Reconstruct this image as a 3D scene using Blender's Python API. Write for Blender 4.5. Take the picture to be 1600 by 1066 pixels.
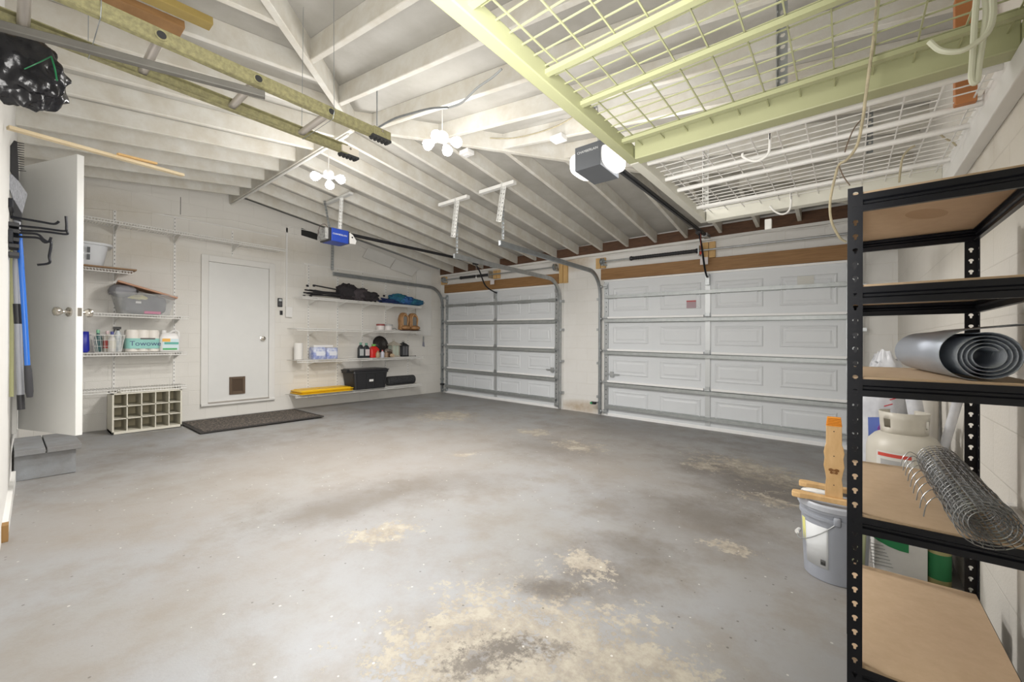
import bpy, math, random
import numpy as np
from mathutils import Vector, Matrix, noise
for o in list(bpy.data.objects): bpy.data.objects.remove(o)
random.seed(7)
scene = bpy.context.scene
COL = scene.collection
PI = math.pi

# ------------------------------------------------------------------ camera
FPX = 643.0; YAW = math.radians(39.1); PIT = math.radians(.15); ROL = math.radians(.22); CH = 1.10
Fw = np.array([-math.sin(YAW)*math.cos(PIT), math.cos(YAW)*math.cos(PIT), math.sin(PIT)])
Rt = np.array([math.cos(YAW), math.sin(YAW), 0.]); Up = np.cross(Rt, Fw)
CR = math.cos(ROL)*Rt+math.sin(ROL)*Up; CU = -math.sin(ROL)*Rt+math.cos(ROL)*Up
cam = bpy.data.cameras.new('camera'); cam_o = bpy.data.objects.new('camera', cam); COL.objects.link(cam_o)
cam.sensor_width = 36; cam.lens = FPX*36/1600; cam.clip_start = .02; cam.clip_end = 60
m = Matrix.Identity(4)
for i in range(3):
    m[i][0] = CR[i]; m[i][1] = CU[i]; m[i][2] = -Fw[i]
m[2][3] = CH
cam_o.matrix_world = m
scene.camera = cam_o

def P(px, py, ax, val):
    """measured point: where the sight line of a photograph pixel meets a plane of the garage"""
    d = CR*(px-800)/FPX-CU*(py-533)/FPX+Fw
    i = 'xyz'.index(ax); c = np.array([0, 0, CH]); t = (val-c[i])/d[i]
    return Vector(c+t*d)

# ------------------------------------------------------------------ world, exposure, lights
w = bpy.data.worlds.new('world'); scene.world = w; w.use_nodes = True
w.node_tree.nodes['Background'].inputs[0].default_value = (.9, .95, 1, 1)
w.node_tree.nodes['Background'].inputs[1].default_value = .6
scene.view_settings.view_transform = 'Standard'; scene.view_settings.look = 'None'
scene.view_settings.exposure = 0.47; scene.view_settings.gamma = 1; scene.view_settings.use_curve_mapping = False
def point_light(name, loc, power, radius, color=(1, .97, .93)):
    l = bpy.data.lights.new(name, 'POINT'); l.energy = power; l.shadow_soft_size = radius; l.color = color
    o = bpy.data.objects.new(name, l); o.location = loc; COL.objects.link(o); return o
def area_light(name, loc, target, power, sx, sy, color):
    l = bpy.data.lights.new(name, 'AREA'); l.spread = math.radians(165); l.shape = 'RECTANGLE'; l.size = sx; l.size_y = sy; l.energy = power; l.color = color
    o = bpy.data.objects.new(name, l); o.location = loc
    o.rotation_euler = (Vector(target)-Vector(loc)).to_track_quat('-Z', 'Y').to_euler(); COL.objects.link(o); return o
WHITE = (1, .975, .945)
L_CLUSTER_B = Vector((-2.62, 2.29, 2.80)); L_CLUSTER_A = Vector((-4.12, 2.08, 2.80))
area_light('bulb_light', L_CLUSTER_B+Vector((0, 0, -.17)), L_CLUSTER_B+Vector((0, 0, -2)), 44, .34, .34, WHITE)
point_light('bulb_glow', L_CLUSTER_B+Vector((0, 0, -.32)), 12, .14, WHITE)
area_light('bulb_light', L_CLUSTER_A+Vector((0, 0, -.17)), L_CLUSTER_A+Vector((0, 0, -2)), 44, .34, .34, WHITE)
point_light('bulb_glow', L_CLUSTER_A+Vector((0, 0, -.36)), 26, .14, WHITE)
point_light('opener_light', (-1.13, 3.0, 2.42), 8, .08, WHITE)
point_light('opener_light', (-1.86, 2.85, 2.42), 8, .08, WHITE)
# added fill lamp in the camera corner, standing in for light from behind
area_light('corner_fill', (-.62, .12, 1.30), (-5.0, 3.4, 2.0), 66, 1.5, 1.2, (1, .98, .95))

# ------------------------------------------------------------------ material helpers
MATS = {}
def nt(m): return m.node_tree.nodes, m.node_tree.links
def mat(name, col, rough=.6, metal=0., var=0., scale=4., col2=None, bump=0., bscale=60., emit=0., alpha=1., trans=0., stretch=(1, 1, 1), spec=None):
    if name in MATS: return MATS[name]
    m = bpy.data.materials.new(name); m.use_nodes = True; N, L = nt(m); b = N['Principled BSDF']
    b.inputs['Roughness'].default_value = rough; b.inputs['Metallic'].default_value = metal
    b.inputs['Base Color'].default_value = (*col, 1)
    if spec is not None: b.inputs['Specular IOR Level'].default_value = spec
    tc = N.new('ShaderNodeTexCoord'); mp = N.new('ShaderNodeMapping'); mp.inputs['Scale'].default_value = stretch
    L.new(tc.outputs['Object'], mp.inputs['Vector'])
    nz = N.new('ShaderNodeTexNoise'); nz.inputs['Scale'].default_value = scale; nz.inputs['Detail'].default_value = 6; nz.inputs['Roughness'].default_value = .65
    L.new(mp.outputs[0], nz.inputs['Vector'])
    r = N.new('ShaderNodeValToRGB'); r.color_ramp.elements[0].position = .35; r.color_ramp.elements[1].position = .68
    c2 = col2 if col2 else tuple(max(0, c*(1-(var or .04))) for c in col)
    r.color_ramp.elements[0].color = (*c2, 1); r.color_ramp.elements[1].color = (*col, 1)
    L.new(nz.outputs[0], r.inputs[0]); L.new(r.outputs[0], b.inputs['Base Color'])
    if bump:
        n2 = N.new('ShaderNodeTexNoise'); n2.inputs['Scale'].default_value = bscale; n2.inputs['Detail'].default_value = 4
        L.new(mp.outputs[0], n2.inputs['Vector'])
        bp = N.new('ShaderNodeBump'); bp.inputs['Strength'].default_value = bump; bp.inputs['Distance'].default_value = .01
        L.new(n2.outputs[0], bp.inputs['Height']); L.new(bp.outputs[0], b.inputs['Normal'])
    if emit:
        b.inputs['Emission Color'].default_value = (*col, 1); b.inputs['Emission Strength'].default_value = emit
    if alpha < 1: b.inputs['Alpha'].default_value = alpha
    if trans: b.inputs['Transmission Weight'].default_value = trans
    MATS[name] = m; return m

def mth(N, L, op, a, b=None, clamp=False):
    n = N.new('ShaderNodeMath'); n.operation = op; n.use_clamp = clamp
    for i, v in enumerate((a, b)):
        if v is None: continue
        if isinstance(v, (int, float)): n.inputs[i].default_value = v
        else: L.new(v, n.inputs[i])
    return n.outputs[0]
def mixc(N, L, f, a, b):
    n = N.new('ShaderNodeMix'); n.data_type = 'RGBA'
    for s, v in ((0, f), (6, a), (7, b)):
        if isinstance(v, (int, float)): n.inputs[s].default_value = v
        elif isinstance(v, tuple): n.inputs[s].default_value = (*v, 1)
        else: L.new(v, n.inputs[s])
    return n.outputs[2]
def noisef(N, L, vec, scale, detail=5, rough=.6):
    n = N.new('ShaderNodeTexNoise'); n.inputs['Scale'].default_value = scale; n.inputs['Detail'].default_value = detail
    n.inputs['Roughness'].default_value = rough; L.new(vec, n.inputs['Vector']); return n.outputs[0]

def wall_mat(name, axis, col, mortar, bw=.40, bh=.20, stains=(), scol=(.47, .39, .26), strength=.5, bump=.35, mot=.5):
    m = bpy.data.materials.new(name); m.use_nodes = True; N, L = nt(m); b = N['Principled BSDF']; b.inputs['Roughness'].default_value = .75
    g = N.new('ShaderNodeNewGeometry'); s = N.new('ShaderNodeSeparateXYZ'); L.new(g.outputs['Position'], s.inputs[0])
    c = N.new('ShaderNodeCombineXYZ'); L.new(s.outputs[axis], c.inputs[0]); L.new(s.outputs['Z'], c.inputs[1])
    br = N.new('ShaderNodeTexBrick'); br.inputs['Scale'].default_value = 1; br.inputs['Brick Width'].default_value = bw; br.inputs['Row Height'].default_value = bh
    br.inputs['Mortar Size'].default_value = .004; br.inputs['Mortar Smooth'].default_value = .6
    br.inputs['Color1'].default_value = (*col, 1); br.inputs['Color2'].default_value = (*[x*.985 for x in col], 1); br.inputs['Mortar'].default_value = (*mortar, 1)
    L.new(c.outputs[0], br.inputs['Vector'])
    n1 = noisef(N, L, g.outputs['Position'], 1.6, 6, .7)
    base = mixc(N, L, mth(N, L, 'MULTIPLY', mth(N, L, 'SUBTRACT', n1, .5, True), mot), br.outputs[0], (.50, .46, .38))
    n3 = noisef(N, L, g.outputs['Position'], 7, 8, .7)
    for (a0, z0, ra, rz) in stains:
        u = mth(N, L, 'DIVIDE', mth(N, L, 'SUBTRACT', s.outputs[axis], a0), ra); v = mth(N, L, 'DIVIDE', mth(N, L, 'SUBTRACT', s.outputs['Z'], z0), rz)
        d = mth(N, L, 'SUBTRACT', 1.0, mth(N, L, 'ADD', mth(N, L, 'MULTIPLY', u, u), mth(N, L, 'MULTIPLY', v, v)), True)
        f = mth(N, L, 'MULTIPLY', mth(N, L, 'MULTIPLY', d, mth(N, L, 'MULTIPLY', n3, 1.3)), strength, True)
        base = mixc(N, L, f, base, scol)
    L.new(base, b.inputs['Base Color'])
    bp = N.new('ShaderNodeBump'); bp.inputs['Strength'].default_value = bump; bp.inputs['Distance'].default_value = .01
    n2 = noisef(N, L, g.outputs['Position'], 90, 4)
    inv = mth(N, L, 'SUBTRACT', mth(N, L, 'MULTIPLY', n2, .4), br.outputs['Fac']); L.new(inv, bp.inputs['Height']); L.new(bp.outputs[0], b.inputs['Normal'])
    return m

def floor_mat():
    m = bpy.data.materials.new('worn_grey_floor_paint'); m.use_nodes = True; N, L = nt(m); b = N['Principled BSDF']
    g = N.new('ShaderNodeNewGeometry'); pos = g.outputs['Position']
    nb = noisef(N, L, pos, .7, 6, .7); nm = noisef(N, L, pos, 3.2, 7, .7); nf = noisef(N, L, pos, 34, 8, .8); ns = noisef(N, L, pos, 9, 8, .75); nx = noisef(N, L, pos, 60, 5, .7)
    def dist(cx, cy, dx, dy):
        c = P(cx, cy, 'z', 0); ex = P(cx+dx, cy, 'z', 0)-c; ey = P(cx, cy-dy, 'z', 0)-c
        v = N.new('ShaderNodeVectorMath'); v.operation = 'SUBTRACT'; L.new(pos, v.inputs[0]); v.inputs[1].default_value = c
        q = []
        for e in (ex, ey):
            d = N.new('ShaderNodeVectorMath'); d.operation = 'DOT_PRODUCT'; L.new(v.outputs[0], d.inputs[0]); d.inputs[1].default_value = e/e.length_squared
            q.append(mth(N, L, 'MULTIPLY', d.outputs['Value'], d.outputs['Value']))
        return mth(N, L, 'SUBTRACT', 1.0, mth(N, L, 'SQRT', mth(N, L, 'ADD', *q)))
    def smooth(x, lo, hi):
        n = N.new('ShaderNodeMapRange'); n.interpolation_type = 'SMOOTHSTEP'; n.inputs[1].default_value = lo; n.inputs[2].default_value = hi; L.new(x, n.inputs[0]); return n.outputs[0]
    base = mixc(N, L, smooth(nb, .35, .65), (.290, .283, .272), (.312, .318, .332))
    base = mixc(N, L, mth(N, L, 'MULTIPLY', smooth(nm, .40, .70), .62), base, (.235, .205, .17))
    # overall browned areas toward the doors and the back wall
    for (cx, cy, dx, dy, k) in [(620, 700, 420, 60, .55), (950, 690, 260, 40, .5), (300, 760, 300, 50, .4), (1150, 800, 260, 90, .35), (150, 1000, 300, 90, .3)]:
        d = dist(cx, cy, dx, dy)
        f = mth(N, L, 'MULTIPLY', smooth(mth(N, L, 'ADD', d, mth(N, L, 'MULTIPLY', mth(N, L, 'SUBTRACT', nb, .5), 2.4)), .05, .8), k)
        base = mixc(N, L, f, base, (.265, .235, .20))
    # traffic grime: brown soft bands
    for (cx, cy, dx, dy, k) in [(1175, 738, 130, 46, .95), (1060, 800, 190, 60, .4), (930, 885, 170, 55, .45), (860, 912, 90, 26, .75), (1100, 790, 100, 30, .6), (990, 845, 110, 32, .55), (930, 885, 90, 26, .5), (560, 775, 190, 34, .45), (500, 800, 120, 30, .3),
                                (870, 690, 130, 22, .5), (700, 745, 170, 26, .32), (990, 660, 190, 22, .45), (300, 700, 220, 22, .35), (450, 700, 330, 40, .22), (760, 1000, 90, 60, .5), (640, 640, 150, 14, .35), (1250, 700, 160, 26, .35)]:
        d = dist(cx, cy, dx, dy)
        f = mth(N, L, 'MULTIPLY', smooth(mth(N, L, 'ADD', d, mth(N, L, 'MULTIPLY', mth(N, L, 'SUBTRACT', nm, .5), 1.2)), 0, .9), k)
        base = mixc(N, L, f, base, (.13, .112, .094))
    # bare concrete where paint has flaked off
    worn = None
    for (cx, cy, dx, dy) in [(830, 1045, 310, 160), (1010, 1040, 110, 60), (600, 825, 75, 24), (1180, 722, 100, 28), (905, 688, 60, 12), (700, 645, 75, 11), (720, 705, 30, 6), (915, 870, 60, 30), (835, 668, 40, 8), (1100, 715, 40, 10), (1200, 765, 60, 12), (1140, 840, 50, 14)]:
        d = dist(cx, cy, dx, dy); d = d if cy > 1000 else mth(N, L, 'SUBTRACT', d, .20); worn = d if worn is None else mth(N, L, 'MAXIMUM', worn, d)
    wv = mth(N, L, 'ADD', mth(N, L, 'MINIMUM', worn, .55), mth(N, L, 'MULTIPLY', mth(N, L, 'SUBTRACT', nf, .5), 2.6))
    wv = mth(N, L, 'ADD', wv, mth(N, L, 'MULTIPLY', mth(N, L, 'SUBTRACT', ns, .5), 2.6))
    wm = smooth(wv, .24, .38)
    ccol = mixc(N, L, smooth(ns, .4, .65), (.30, .262, .21), (.44, .40, .325))
    base = mixc(N, L, mth(N, L, 'MULTIPLY', wm, .85), base, ccol)
    for (cx, cy, dx, dy, k) in [(795, 1002, 80, 28, .95), (735, 1030, 70, 30, .85), (865, 910, 70, 16, .8), (870, 1000, 40, 16, .6), (1190, 735, 70, 18, .6), (1130, 775, 60, 18, .35)]:
        d = dist(cx, cy, dx, dy)
        f = mth(N, L, 'MULTIPLY', smooth(mth(N, L, 'ADD', d, mth(N, L, 'MULTIPLY', mth(N, L, 'SUBTRACT', nf, .5), 4.0)), .05, .9), k)
        base = mixc(N, L, f, base, (.13, .115, .10))
    # paint flecks and grit
    vo = N.new('ShaderNodeTexVoronoi'); vo.inputs['Scale'].default_value = 26; L.new(pos, vo.inputs['Vector'])
    sc = N.new('ShaderNodeSeparateColor'); L.new(vo.outputs['Color'], sc.inputs[0])
    dot = mth(N, L, 'LESS_THAN', vo.outputs['Distance'], .13)
    wf = mth(N, L, 'MULTIPLY', dot, mth(N, L, 'GREATER_THAN', sc.outputs[0], .90)); df = mth(N, L, 'MULTIPLY', dot, mth(N, L, 'LESS_THAN', sc.outputs[0], .09))
    base = mixc(N, L, mth(N, L, 'MULTIPLY', wf, .6), base, (.72, .70, .66)); base = mixc(N, L, mth(N, L, 'MULTIPLY', df, .7), base, (.08, .07, .06))
    base = mixc(N, L, mth(N, L, 'MULTIPLY', smooth(nx, .58, .75), .3), base, (.22, .2, .18))
    L.new(base, b.inputs['Base Color'])
    rr = mth(N, L, 'ADD', mth(N, L, 'MULTIPLY', wm, .25), .48); L.new(rr, b.inputs['Roughness'])
    bp = N.new('ShaderNodeBump'); bp.inputs['Strength'].default_value = .25; bp.inputs['Distance'].default_value = .004
    L.new(mth(N, L, 'SUBTRACT', nx, wm), bp.inputs['Height']); L.new(bp.outputs[0], b.inputs['Normal'])
    return m

# ------------------------------------------------------------------ mesh helpers
ORG = {}
class MB:
    def __init__(s, tf=None): s.v = []; s.f = []; s.m = []; s.tf = tf; s.mi = 0
    def add(s, vs, fs):
        n = len(s.v); s.v += [Vector(v) for v in vs]; s.f += [tuple(i+n for i in f) for f in fs]; s.m += [s.mi]*len(fs); return s
    def box(s, x0, x1, y0, y1, z0, z1):
        return s.add([(x, y, z) for x in (x0, x1) for y in (y0, y1) for z in (z0, z1)],
                     [(0, 1, 3, 2), (4, 6, 7, 5), (0, 4, 5, 1), (2, 3, 7, 6), (0, 2, 6, 4), (1, 5, 7, 3)])
    def beam(s, a, b, w, h, up=(0, 0, 1), top=False):
        """square bar from a to b, w across, h along up; top=True puts the bar above the a-b line"""
        a, b = Vector(a), Vector(b); t = (b-a).normalized(); u = Vector(up); side = t.cross(u).normalized(); u = side.cross(t).normalized()
        o = u*(h/2) if top else Vector()
        vs = [p+side*(i*w/2)+u*(j*h/2)+o for p in (a, b) for i in (-1, 1) for j in (-1, 1)]
        return s.add(vs, [(0, 1, 3, 2), (4, 6, 7, 5), (0, 4, 5, 1), (2, 3, 7, 6), (0, 2, 6, 4), (1, 5, 7, 3)])
    def tube(s, pts, r, n=8, cap=True, closed=False):
        pts = [Vector(p) for p in pts]; k = len(pts); rr = r if isinstance(r, (list, tuple)) else [r]*k
        prev = None; base = len(s.v); vs = []
        for i, p in enumerate(pts):
            if closed: t = (pts[(i+1) % k]-pts[i-1])
            else: t = pts[min(i+1, k-1)]-pts[max(i-1, 0)]
            if t.length < 1e-9: t = Vector((0, 0, 1))
            t.normalize()
            if prev is None:
                a = Vector((0, 0, 1)) if abs(t.z) < .9 else Vector((1, 0, 0)); prev = t.cross(a).normalized()
            u = prev-t*prev.dot(t)
            if u.length < 1e-6: u = t.orthogonal()
            u.normalize(); prev = u; v = t.cross(u)
            for j in range(n): vs.append(p+(u*math.cos(2*PI*j/n)+v*math.sin(2*PI*j/n))*rr[i])
        fs = []
        for i in range(k if closed else k-1):
            i2 = (i+1) % k
            for j in range(n): fs.append((i*n+j, i*n+(j+1) % n, i2*n+(j+1) % n, i2*n+j))
        if cap and not closed: fs += [tuple(reversed(range(n))), tuple(range((k-1)*n, k*n))]
        return s.add(vs, fs)
    def lathe(s, prof, c=(0, 0, 0), ax=(0, 0, 1), n=24, cap=True):
        ax = Vector(ax).normalized(); u = ax.orthogonal().normalized() if abs(ax.z) < .99 else Vector((1, 0, 0)); v = ax.cross(u); c = Vector(c); vs = []; fs = []
        for r, h in prof:
            for j in range(n): vs.append(c+ax*h+(u*math.cos(2*PI*j/n)+v*math.sin(2*PI*j/n))*max(r, 1e-4))
        for i in range(len(prof)-1):
            for j in range(n): fs.append((i*n+j, i*n+(j+1) % n, (i+1)*n+(j+1) % n, (i+1)*n+j))
        if cap: fs += [tuple(reversed(range(n))), tuple(range((len(prof)-1)*n, len(prof)*n))]
        return s.add(vs, fs)
    def prism(s, poly, ext):
        """closed 3-D polygon extruded by vector ext"""
        n = len(poly); e = Vector(ext); a = [Vector(p) for p in poly]
        return s.add(a+[p+e for p in a], [tuple(range(n)), tuple(reversed(range(n, 2*n)))]+[(i, (i+1) % n, (i+1) % n+n, i+n) for i in range(n)])
    def blob(s, c, r, n=14, amp=0., fr=3., seed=0, cube=1.):
        c = Vector(c); r = Vector(r); vs = []; fs = []; k = n*2
        for i in range(n+1):
            th = PI*i/n
            for j in range(k):
                ph = 2*PI*j/k; d = Vector((math.sin(th)*math.cos(ph), math.sin(th)*math.sin(ph), math.cos(th)))
                if cube != 1.: d = Vector([math.copysign(abs(q)**cube, q) for q in d])
                a = 1+amp*(noise.noise(d*fr+Vector((seed, seed*2.3, 0)))+.5*noise.noise(d*fr*2.7+Vector((0, seed, 5))))
                vs.append(c+Vector((d.x*r.x, d.y*r.y, d.z*r.z))*a)
        for i in range(n):
            for j in range(k): fs.append((i*k+j, (i+1)*k+j, (i+1)*k+(j+1) % k, i*k+(j+1) % k))
        return s.add(vs, fs)
    def holes(s, O, U, V, W, pitch, count, kind='round', r=.004):
        """perforated strip: W wide along U, count cells of pitch along V"""
        O = Vector(O); U = Vector(U).normalized(); V = Vector(V).normalized(); n = 16; hp = []
        for k in range(n):
            a = 2*PI*k/n
            if kind == 'round': hp.append((r*math.cos(a), r*math.sin(a)))
            else:
                x, y = r*math.cos(a), r*.85*math.sin(a)+r*.35
                if y < 0: x = max(-r*.5, min(r*.5, x)); y = -r*1.35 if abs(x) < r*.49 or math.sin(a) < -.75 else y
                hp.append((x, y))
        for c in range(count):
            cen = O+V*(pitch*(c+.5)); vs = []
            for k in range(n):
                a = 2*PI*k/n; ca, sa = math.cos(a), math.sin(a); q = min((W/2)/abs(ca) if abs(ca) > 1e-6 else 9, (pitch/2)/abs(sa) if abs(sa) > 1e-6 else 9)
                vs.append(cen+U*(hp[k][0])+V*hp[k][1]); vs.append(cen+U*(ca*q)+V*(sa*q))
            s.add(vs, [(2*k, 2*((k+1) % n), 2*((k+1) % n)+1, 2*k+1) for k in range(n)])
            # fill the cell's four corners
            i0 = len(s.v)
            for sx in (-1, 1):
                for sy in (-1, 1):
                    corner = cen+U*(sx*W/2)+V*(sy*pitch/2)
                    ang = math.atan2(sy*pitch, sx*W) % (2*PI); k = int(ang/(2*PI/n)); s.add([vs[2*k+1], vs[2*((k+1) % n)+1], corner], [(0, 1, 2)])
        return s
    def build(s, name, material, parent=None, smooth=False, bevel=0., solid=0., seg=2):
        off = ORG.get(parent.name, Vector()) if parent else Vector()
        vs = [s.tf(v) for v in s.v] if s.tf else s.v
        me = bpy.data.meshes.new(name); me.from_pydata([tuple(Vector(v)-off) for v in vs], [], s.f)
        ms = material if isinstance(material, (list, tuple)) else [material]
        for x in ms: me.materials.append(x)
        for p, i in zip(me.polygons, s.m): p.material_index = i
        me.validate(); me.update()
        import bmesh
        bm = bmesh.new(); bm.from_mesh(me); bmesh.ops.recalc_face_normals(bm, faces=bm.faces); bm.to_mesh(me); bm.free()
        o = bpy.data.objects.new(name, me); COL.objects.link(o)
        if parent: o.parent = parent; ORG[o.name] = off
        else: ORG[o.name] = Vector()
        if smooth:
            for p in me.polygons: p.use_smooth = True
            try:
                me.set_sharp_from_angle(angle=math.radians(40))
            except Exception: pass
        if solid:
            md = o.modifiers.new('thickness', 'SOLIDIFY'); md.thickness = solid; md.offset = 0
        if bevel:
            md = o.modifiers.new('bevel', 'BEVEL'); md.width = bevel; md.segments = seg; md.limit_method = 'ANGLE'
        return o
def B(*a, tf=None): return MB(tf).box(*a)

def thing(name, label, cat, loc, group=None):
    o = bpy.data.objects.new(name, None); COL.objects.link(o); o.location = loc; o.empty_display_size = .1
    o['label'] = label; o['category'] = cat
    if group: o['group'] = group
    ORG[o.name] = Vector(loc); return o
def tag(o, label, cat, group=None, base=None):
    o['label'] = label; o['category'] = cat
    if group: o['group'] = group
    if base is not None:    # put the origin at the thing's base
        b = Vector(base)-ORG[o.name]
        o.data.transform(Matrix.Translation(-b)); o.location = b; ORG[o.name] = Vector(base)
    return o
def struct(o, label=None):
    o['kind'] = 'structure'
    if label: o['label'] = label
    return o
def sroot(name, loc, label=None):
    o = bpy.data.objects.new(name, None); COL.objects.link(o); o.location = loc; o['kind'] = 'structure'
    if label: o['label'] = label; 
    ORG[o.name] = Vector(loc); return o
def copy_tree(o, loc, label, group):
    c = o.copy(); COL.objects.link(c); c.location = loc; c['label'] = label; c['group'] = group
    for ch in o.children:
        d = ch.copy(); COL.objects.link(d); d.parent = c
        for g in ch.children:
            e = g.copy(); COL.objects.link(e); e.parent = d
    return c
def curve_pts(pts, n=6):
    pts = [Vector(p) for p in pts]; out = []
    for i in range(len(pts)-1):
        p0 = pts[max(i-1, 0)]; p1 = pts[i]; p2 = pts[i+1]; p3 = pts[min(i+2, len(pts)-1)]
        for k in range(n):
            t = k/n
            out.append(.5*((2*p1)+(p2-p0)*t+(2*p0-5*p1+4*p2-p3)*t*t+(3*p1-p0-3*p2+p3)*t**3))
    out.append(pts[-1]); return out
def cable(name, pts, r, material, label, cat='cable', n=6, group=None):
    o = MB().tube(curve_pts(pts, 8), r, n).build(name, material, None, True)
    return tag(o, label, cat, group, base=pts[0])
def text(name, s, size, loc, xdir, up, material, parent, ext=.0006, align='CENTER', sx=1.):
    cu = bpy.data.curves.new(name, 'FONT'); cu.body = s; cu.size = size; cu.align_x = align; cu.align_y = 'CENTER'; cu.extrude = ext
    t = bpy.data.objects.new(name+'_t', cu); COL.objects.link(t)
    me = bpy.data.meshes.new_from_object(t); bpy.data.objects.remove(t)
    x = Vector(xdir).normalized(); u = Vector(up).normalized(); z = x.cross(u).normalized()
    M4 = Matrix(((x.x, u.x, z.x, 0), (x.y, u.y, z.y, 0), (x.z, u.z, z.z, 0), (0, 0, 0, 1)))
    off = ORG.get(parent.name, Vector())
    me.transform(Matrix.Scale(sx, 4, (1, 0, 0))); me.transform(M4); me.transform(Matrix.Translation(Vector(loc)-off)); me.materials.append(material)
    o = bpy.data.objects.new(name, me); COL.objects.link(o); o.parent = parent; ORG[o.name] = off; return o

# ------------------------------------------------------------------ materials
M_floor = floor_mat()
WA, WB = -7.10, 6.20          # back wall (house wall with shelves) and garage-door wall
M_wallA = wall_mat('painted_block_back', 'Y', (.74, .72, .675), (.69, .67, .625), stains=((2.75, 2.62, .9, .25), (.7, 2.75, .7, .3), (3.9, 2.05, 1.0, .22), (5.2, 1.9, .8, .25), (3.4, 1.05, .7, .5), (1.0, 2.3, .8, .25)), strength=.42)
M_wallB = wall_mat('painted_block_garage', 'X', (.77, .76, .735), (.73, .715, .68), stains=((-3.5, .0, .5, .14), (-3.7, 2.5, .5, .2)), scol=(.40, .27, .13), strength=.9)
M_wallC = wall_mat('painted_board_side', 'X', (.76, .75, .72), (.72, .7, .66), 1.2, 2.4, mot=.4)
M_wallD = wall_mat('painted_block_right', 'Y', (.70, .67, .615), (.65, .62, .565), stains=((2.6, 1.9, 1.2, .5), (1.3, .5, .8, .5)), strength=.35, mot=1.0)
M_rafter = mat('rafter_paint', (.70, .69, .645), .7, var=.13, scale=5, col2=(.59, .555, .48), bump=.15, bscale=30)
M_hipw = M_rafter
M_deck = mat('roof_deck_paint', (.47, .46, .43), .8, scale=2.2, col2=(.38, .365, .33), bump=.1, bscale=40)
M_brownboard = mat('bare_board', (.13, .065, .035), .8, scale=9, col2=(.08, .042, .025), stretch=(1, 1, 4))
M_header = mat('stained_header_wood', (.33, .18, .07), .6, scale=7, col2=(.24, .125, .045), stretch=(.5, 1, 9))
M_pine = mat('pine_wood', (.66, .43, .19), .6, scale=6, col2=(.55, .34, .13), stretch=(6, 1, 1))
M_pale = mat('pale_stick', (.70, .60, .42), .7, scale=5, col2=(.62, .5, .32))
M_white = mat('white_paint', (.80, .79, .77), .5, var=.04)
M_trimw = mat('trim_paint', (.76, .75, .72), .55, var=.05, scale=3)
M_leaf = mat('door_leaf_paint', (.73, .73, .71), .45, var=.03)
M_galv = mat('galvanised_steel', (.52, .54, .55), .38, .75, scale=14, col2=(.40, .42, .43))
M_galvd = mat('dull_galvanised', (.36, .38, .39), .45, .7, scale=14, col2=(.28, .30, .31))
M_doorw = mat('garage_door_white', (.70, .725, .75), .45, var=.02)
M_lip = mat('garage_door_edge', (.90, .90, .90), .4, var=.03)
M_blackm = mat('black_metal', (.012, .013, .018), .34, .1, var=.1, scale=20, spec=.35)
M_blackp = mat('black_plastic', (.022, .022, .025), .45, var=.2)
M_rubber = mat('black_rubber', (.02, .02, .02), .8)
M_mdf = mat('hardboard', (.62, .46, .31), .7, scale=30, col2=(.57, .415, .27))
M_mdfe = mat('hardboard_edge', (.70, .55, .33), .75, var=.06)
M_wire = mat('white_wire', (.80, .79, .76), .45)
M_greenp = mat('pale_green_steel', (.40, .41, .235), .5, var=.05, scale=3)
M_greenw = mat('cream_steel', (.66, .65, .57), .5, var=.05, scale=3)
M_ladder = mat('fibreglass_ladder', (.25, .235, .115), .6, scale=60, col2=(.15, .135, .07))
M_ladderi = mat('ladder_inner', (.24, .21, .135), .6, scale=20, col2=(.18, .155, .10))
M_alu = mat('dull_aluminium', (.52, .48, .44), .4, .6, var=.08)
M_grey = mat('grey_plastic', (.34, .35, .35), .5)
M_chrome = mat('satin_nickel', (.62, .58, .52), .22, 1.)
M_glow = mat('lit_bulb', (1, .985, .95), .4, emit=14)
M_lens = mat('lit_opener_lens', (1, .97, .92), .4, emit=.85)

# ------------------------------------------------------------------ floor and walls
def zf(x, y): return -max(0., y)/6.2*(.03+.0155*(x+7.1))     # the slab drains towards the garage doors
def tB(v): return Vector((v.x, v.y, v.z+zf(v.x, 6.2)))      # things mounted on the garage-door wall follow it
fl = MB()
xs = [-7.3+i*.25 for i in range(33)]; ys = [-1.2+i*.25 for i in range(32)]
vs = [(x, y, zf(x, y)) for x in xs for y in ys]; ny = len(ys)
fl.add(vs, [(i*ny+j, (i+1)*ny+j, (i+1)*ny+j+1, i*ny+j+1) for i in range(len(xs)-1) for j in range(ny-1)])
nv = len(vs); fl.add([(-7.3, -1.2, -.4), (.7, -1.2, -.4), (.7, 6.55, -.4), (-7.3, 6.55, -.4)], [(0, 3, 2, 1)])
struct(fl.build('floor', M_floor, None, True), 'worn grey painted concrete floor')

def roofz(x, y): return 3.165-.138*max(abs(y-2.1), x+3.7, 0)     # underside of the rafters
RD = .15
# back wall: gable outline
yC7 = .096
wa = MB(); wa.prism([(WA, -.35, -.3), (WA, 6.4, -.3), (WA, 6.4, roofz(-7, 6.4)+.1), (WA, 2.1, 3.165+.12), (WA, -.35, roofz(-7, -.35)+.12)], (-.18, 0, 0))
struct(wa.build('wall_back', M_wallA), 'white painted block wall with the pet-flap door')
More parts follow.
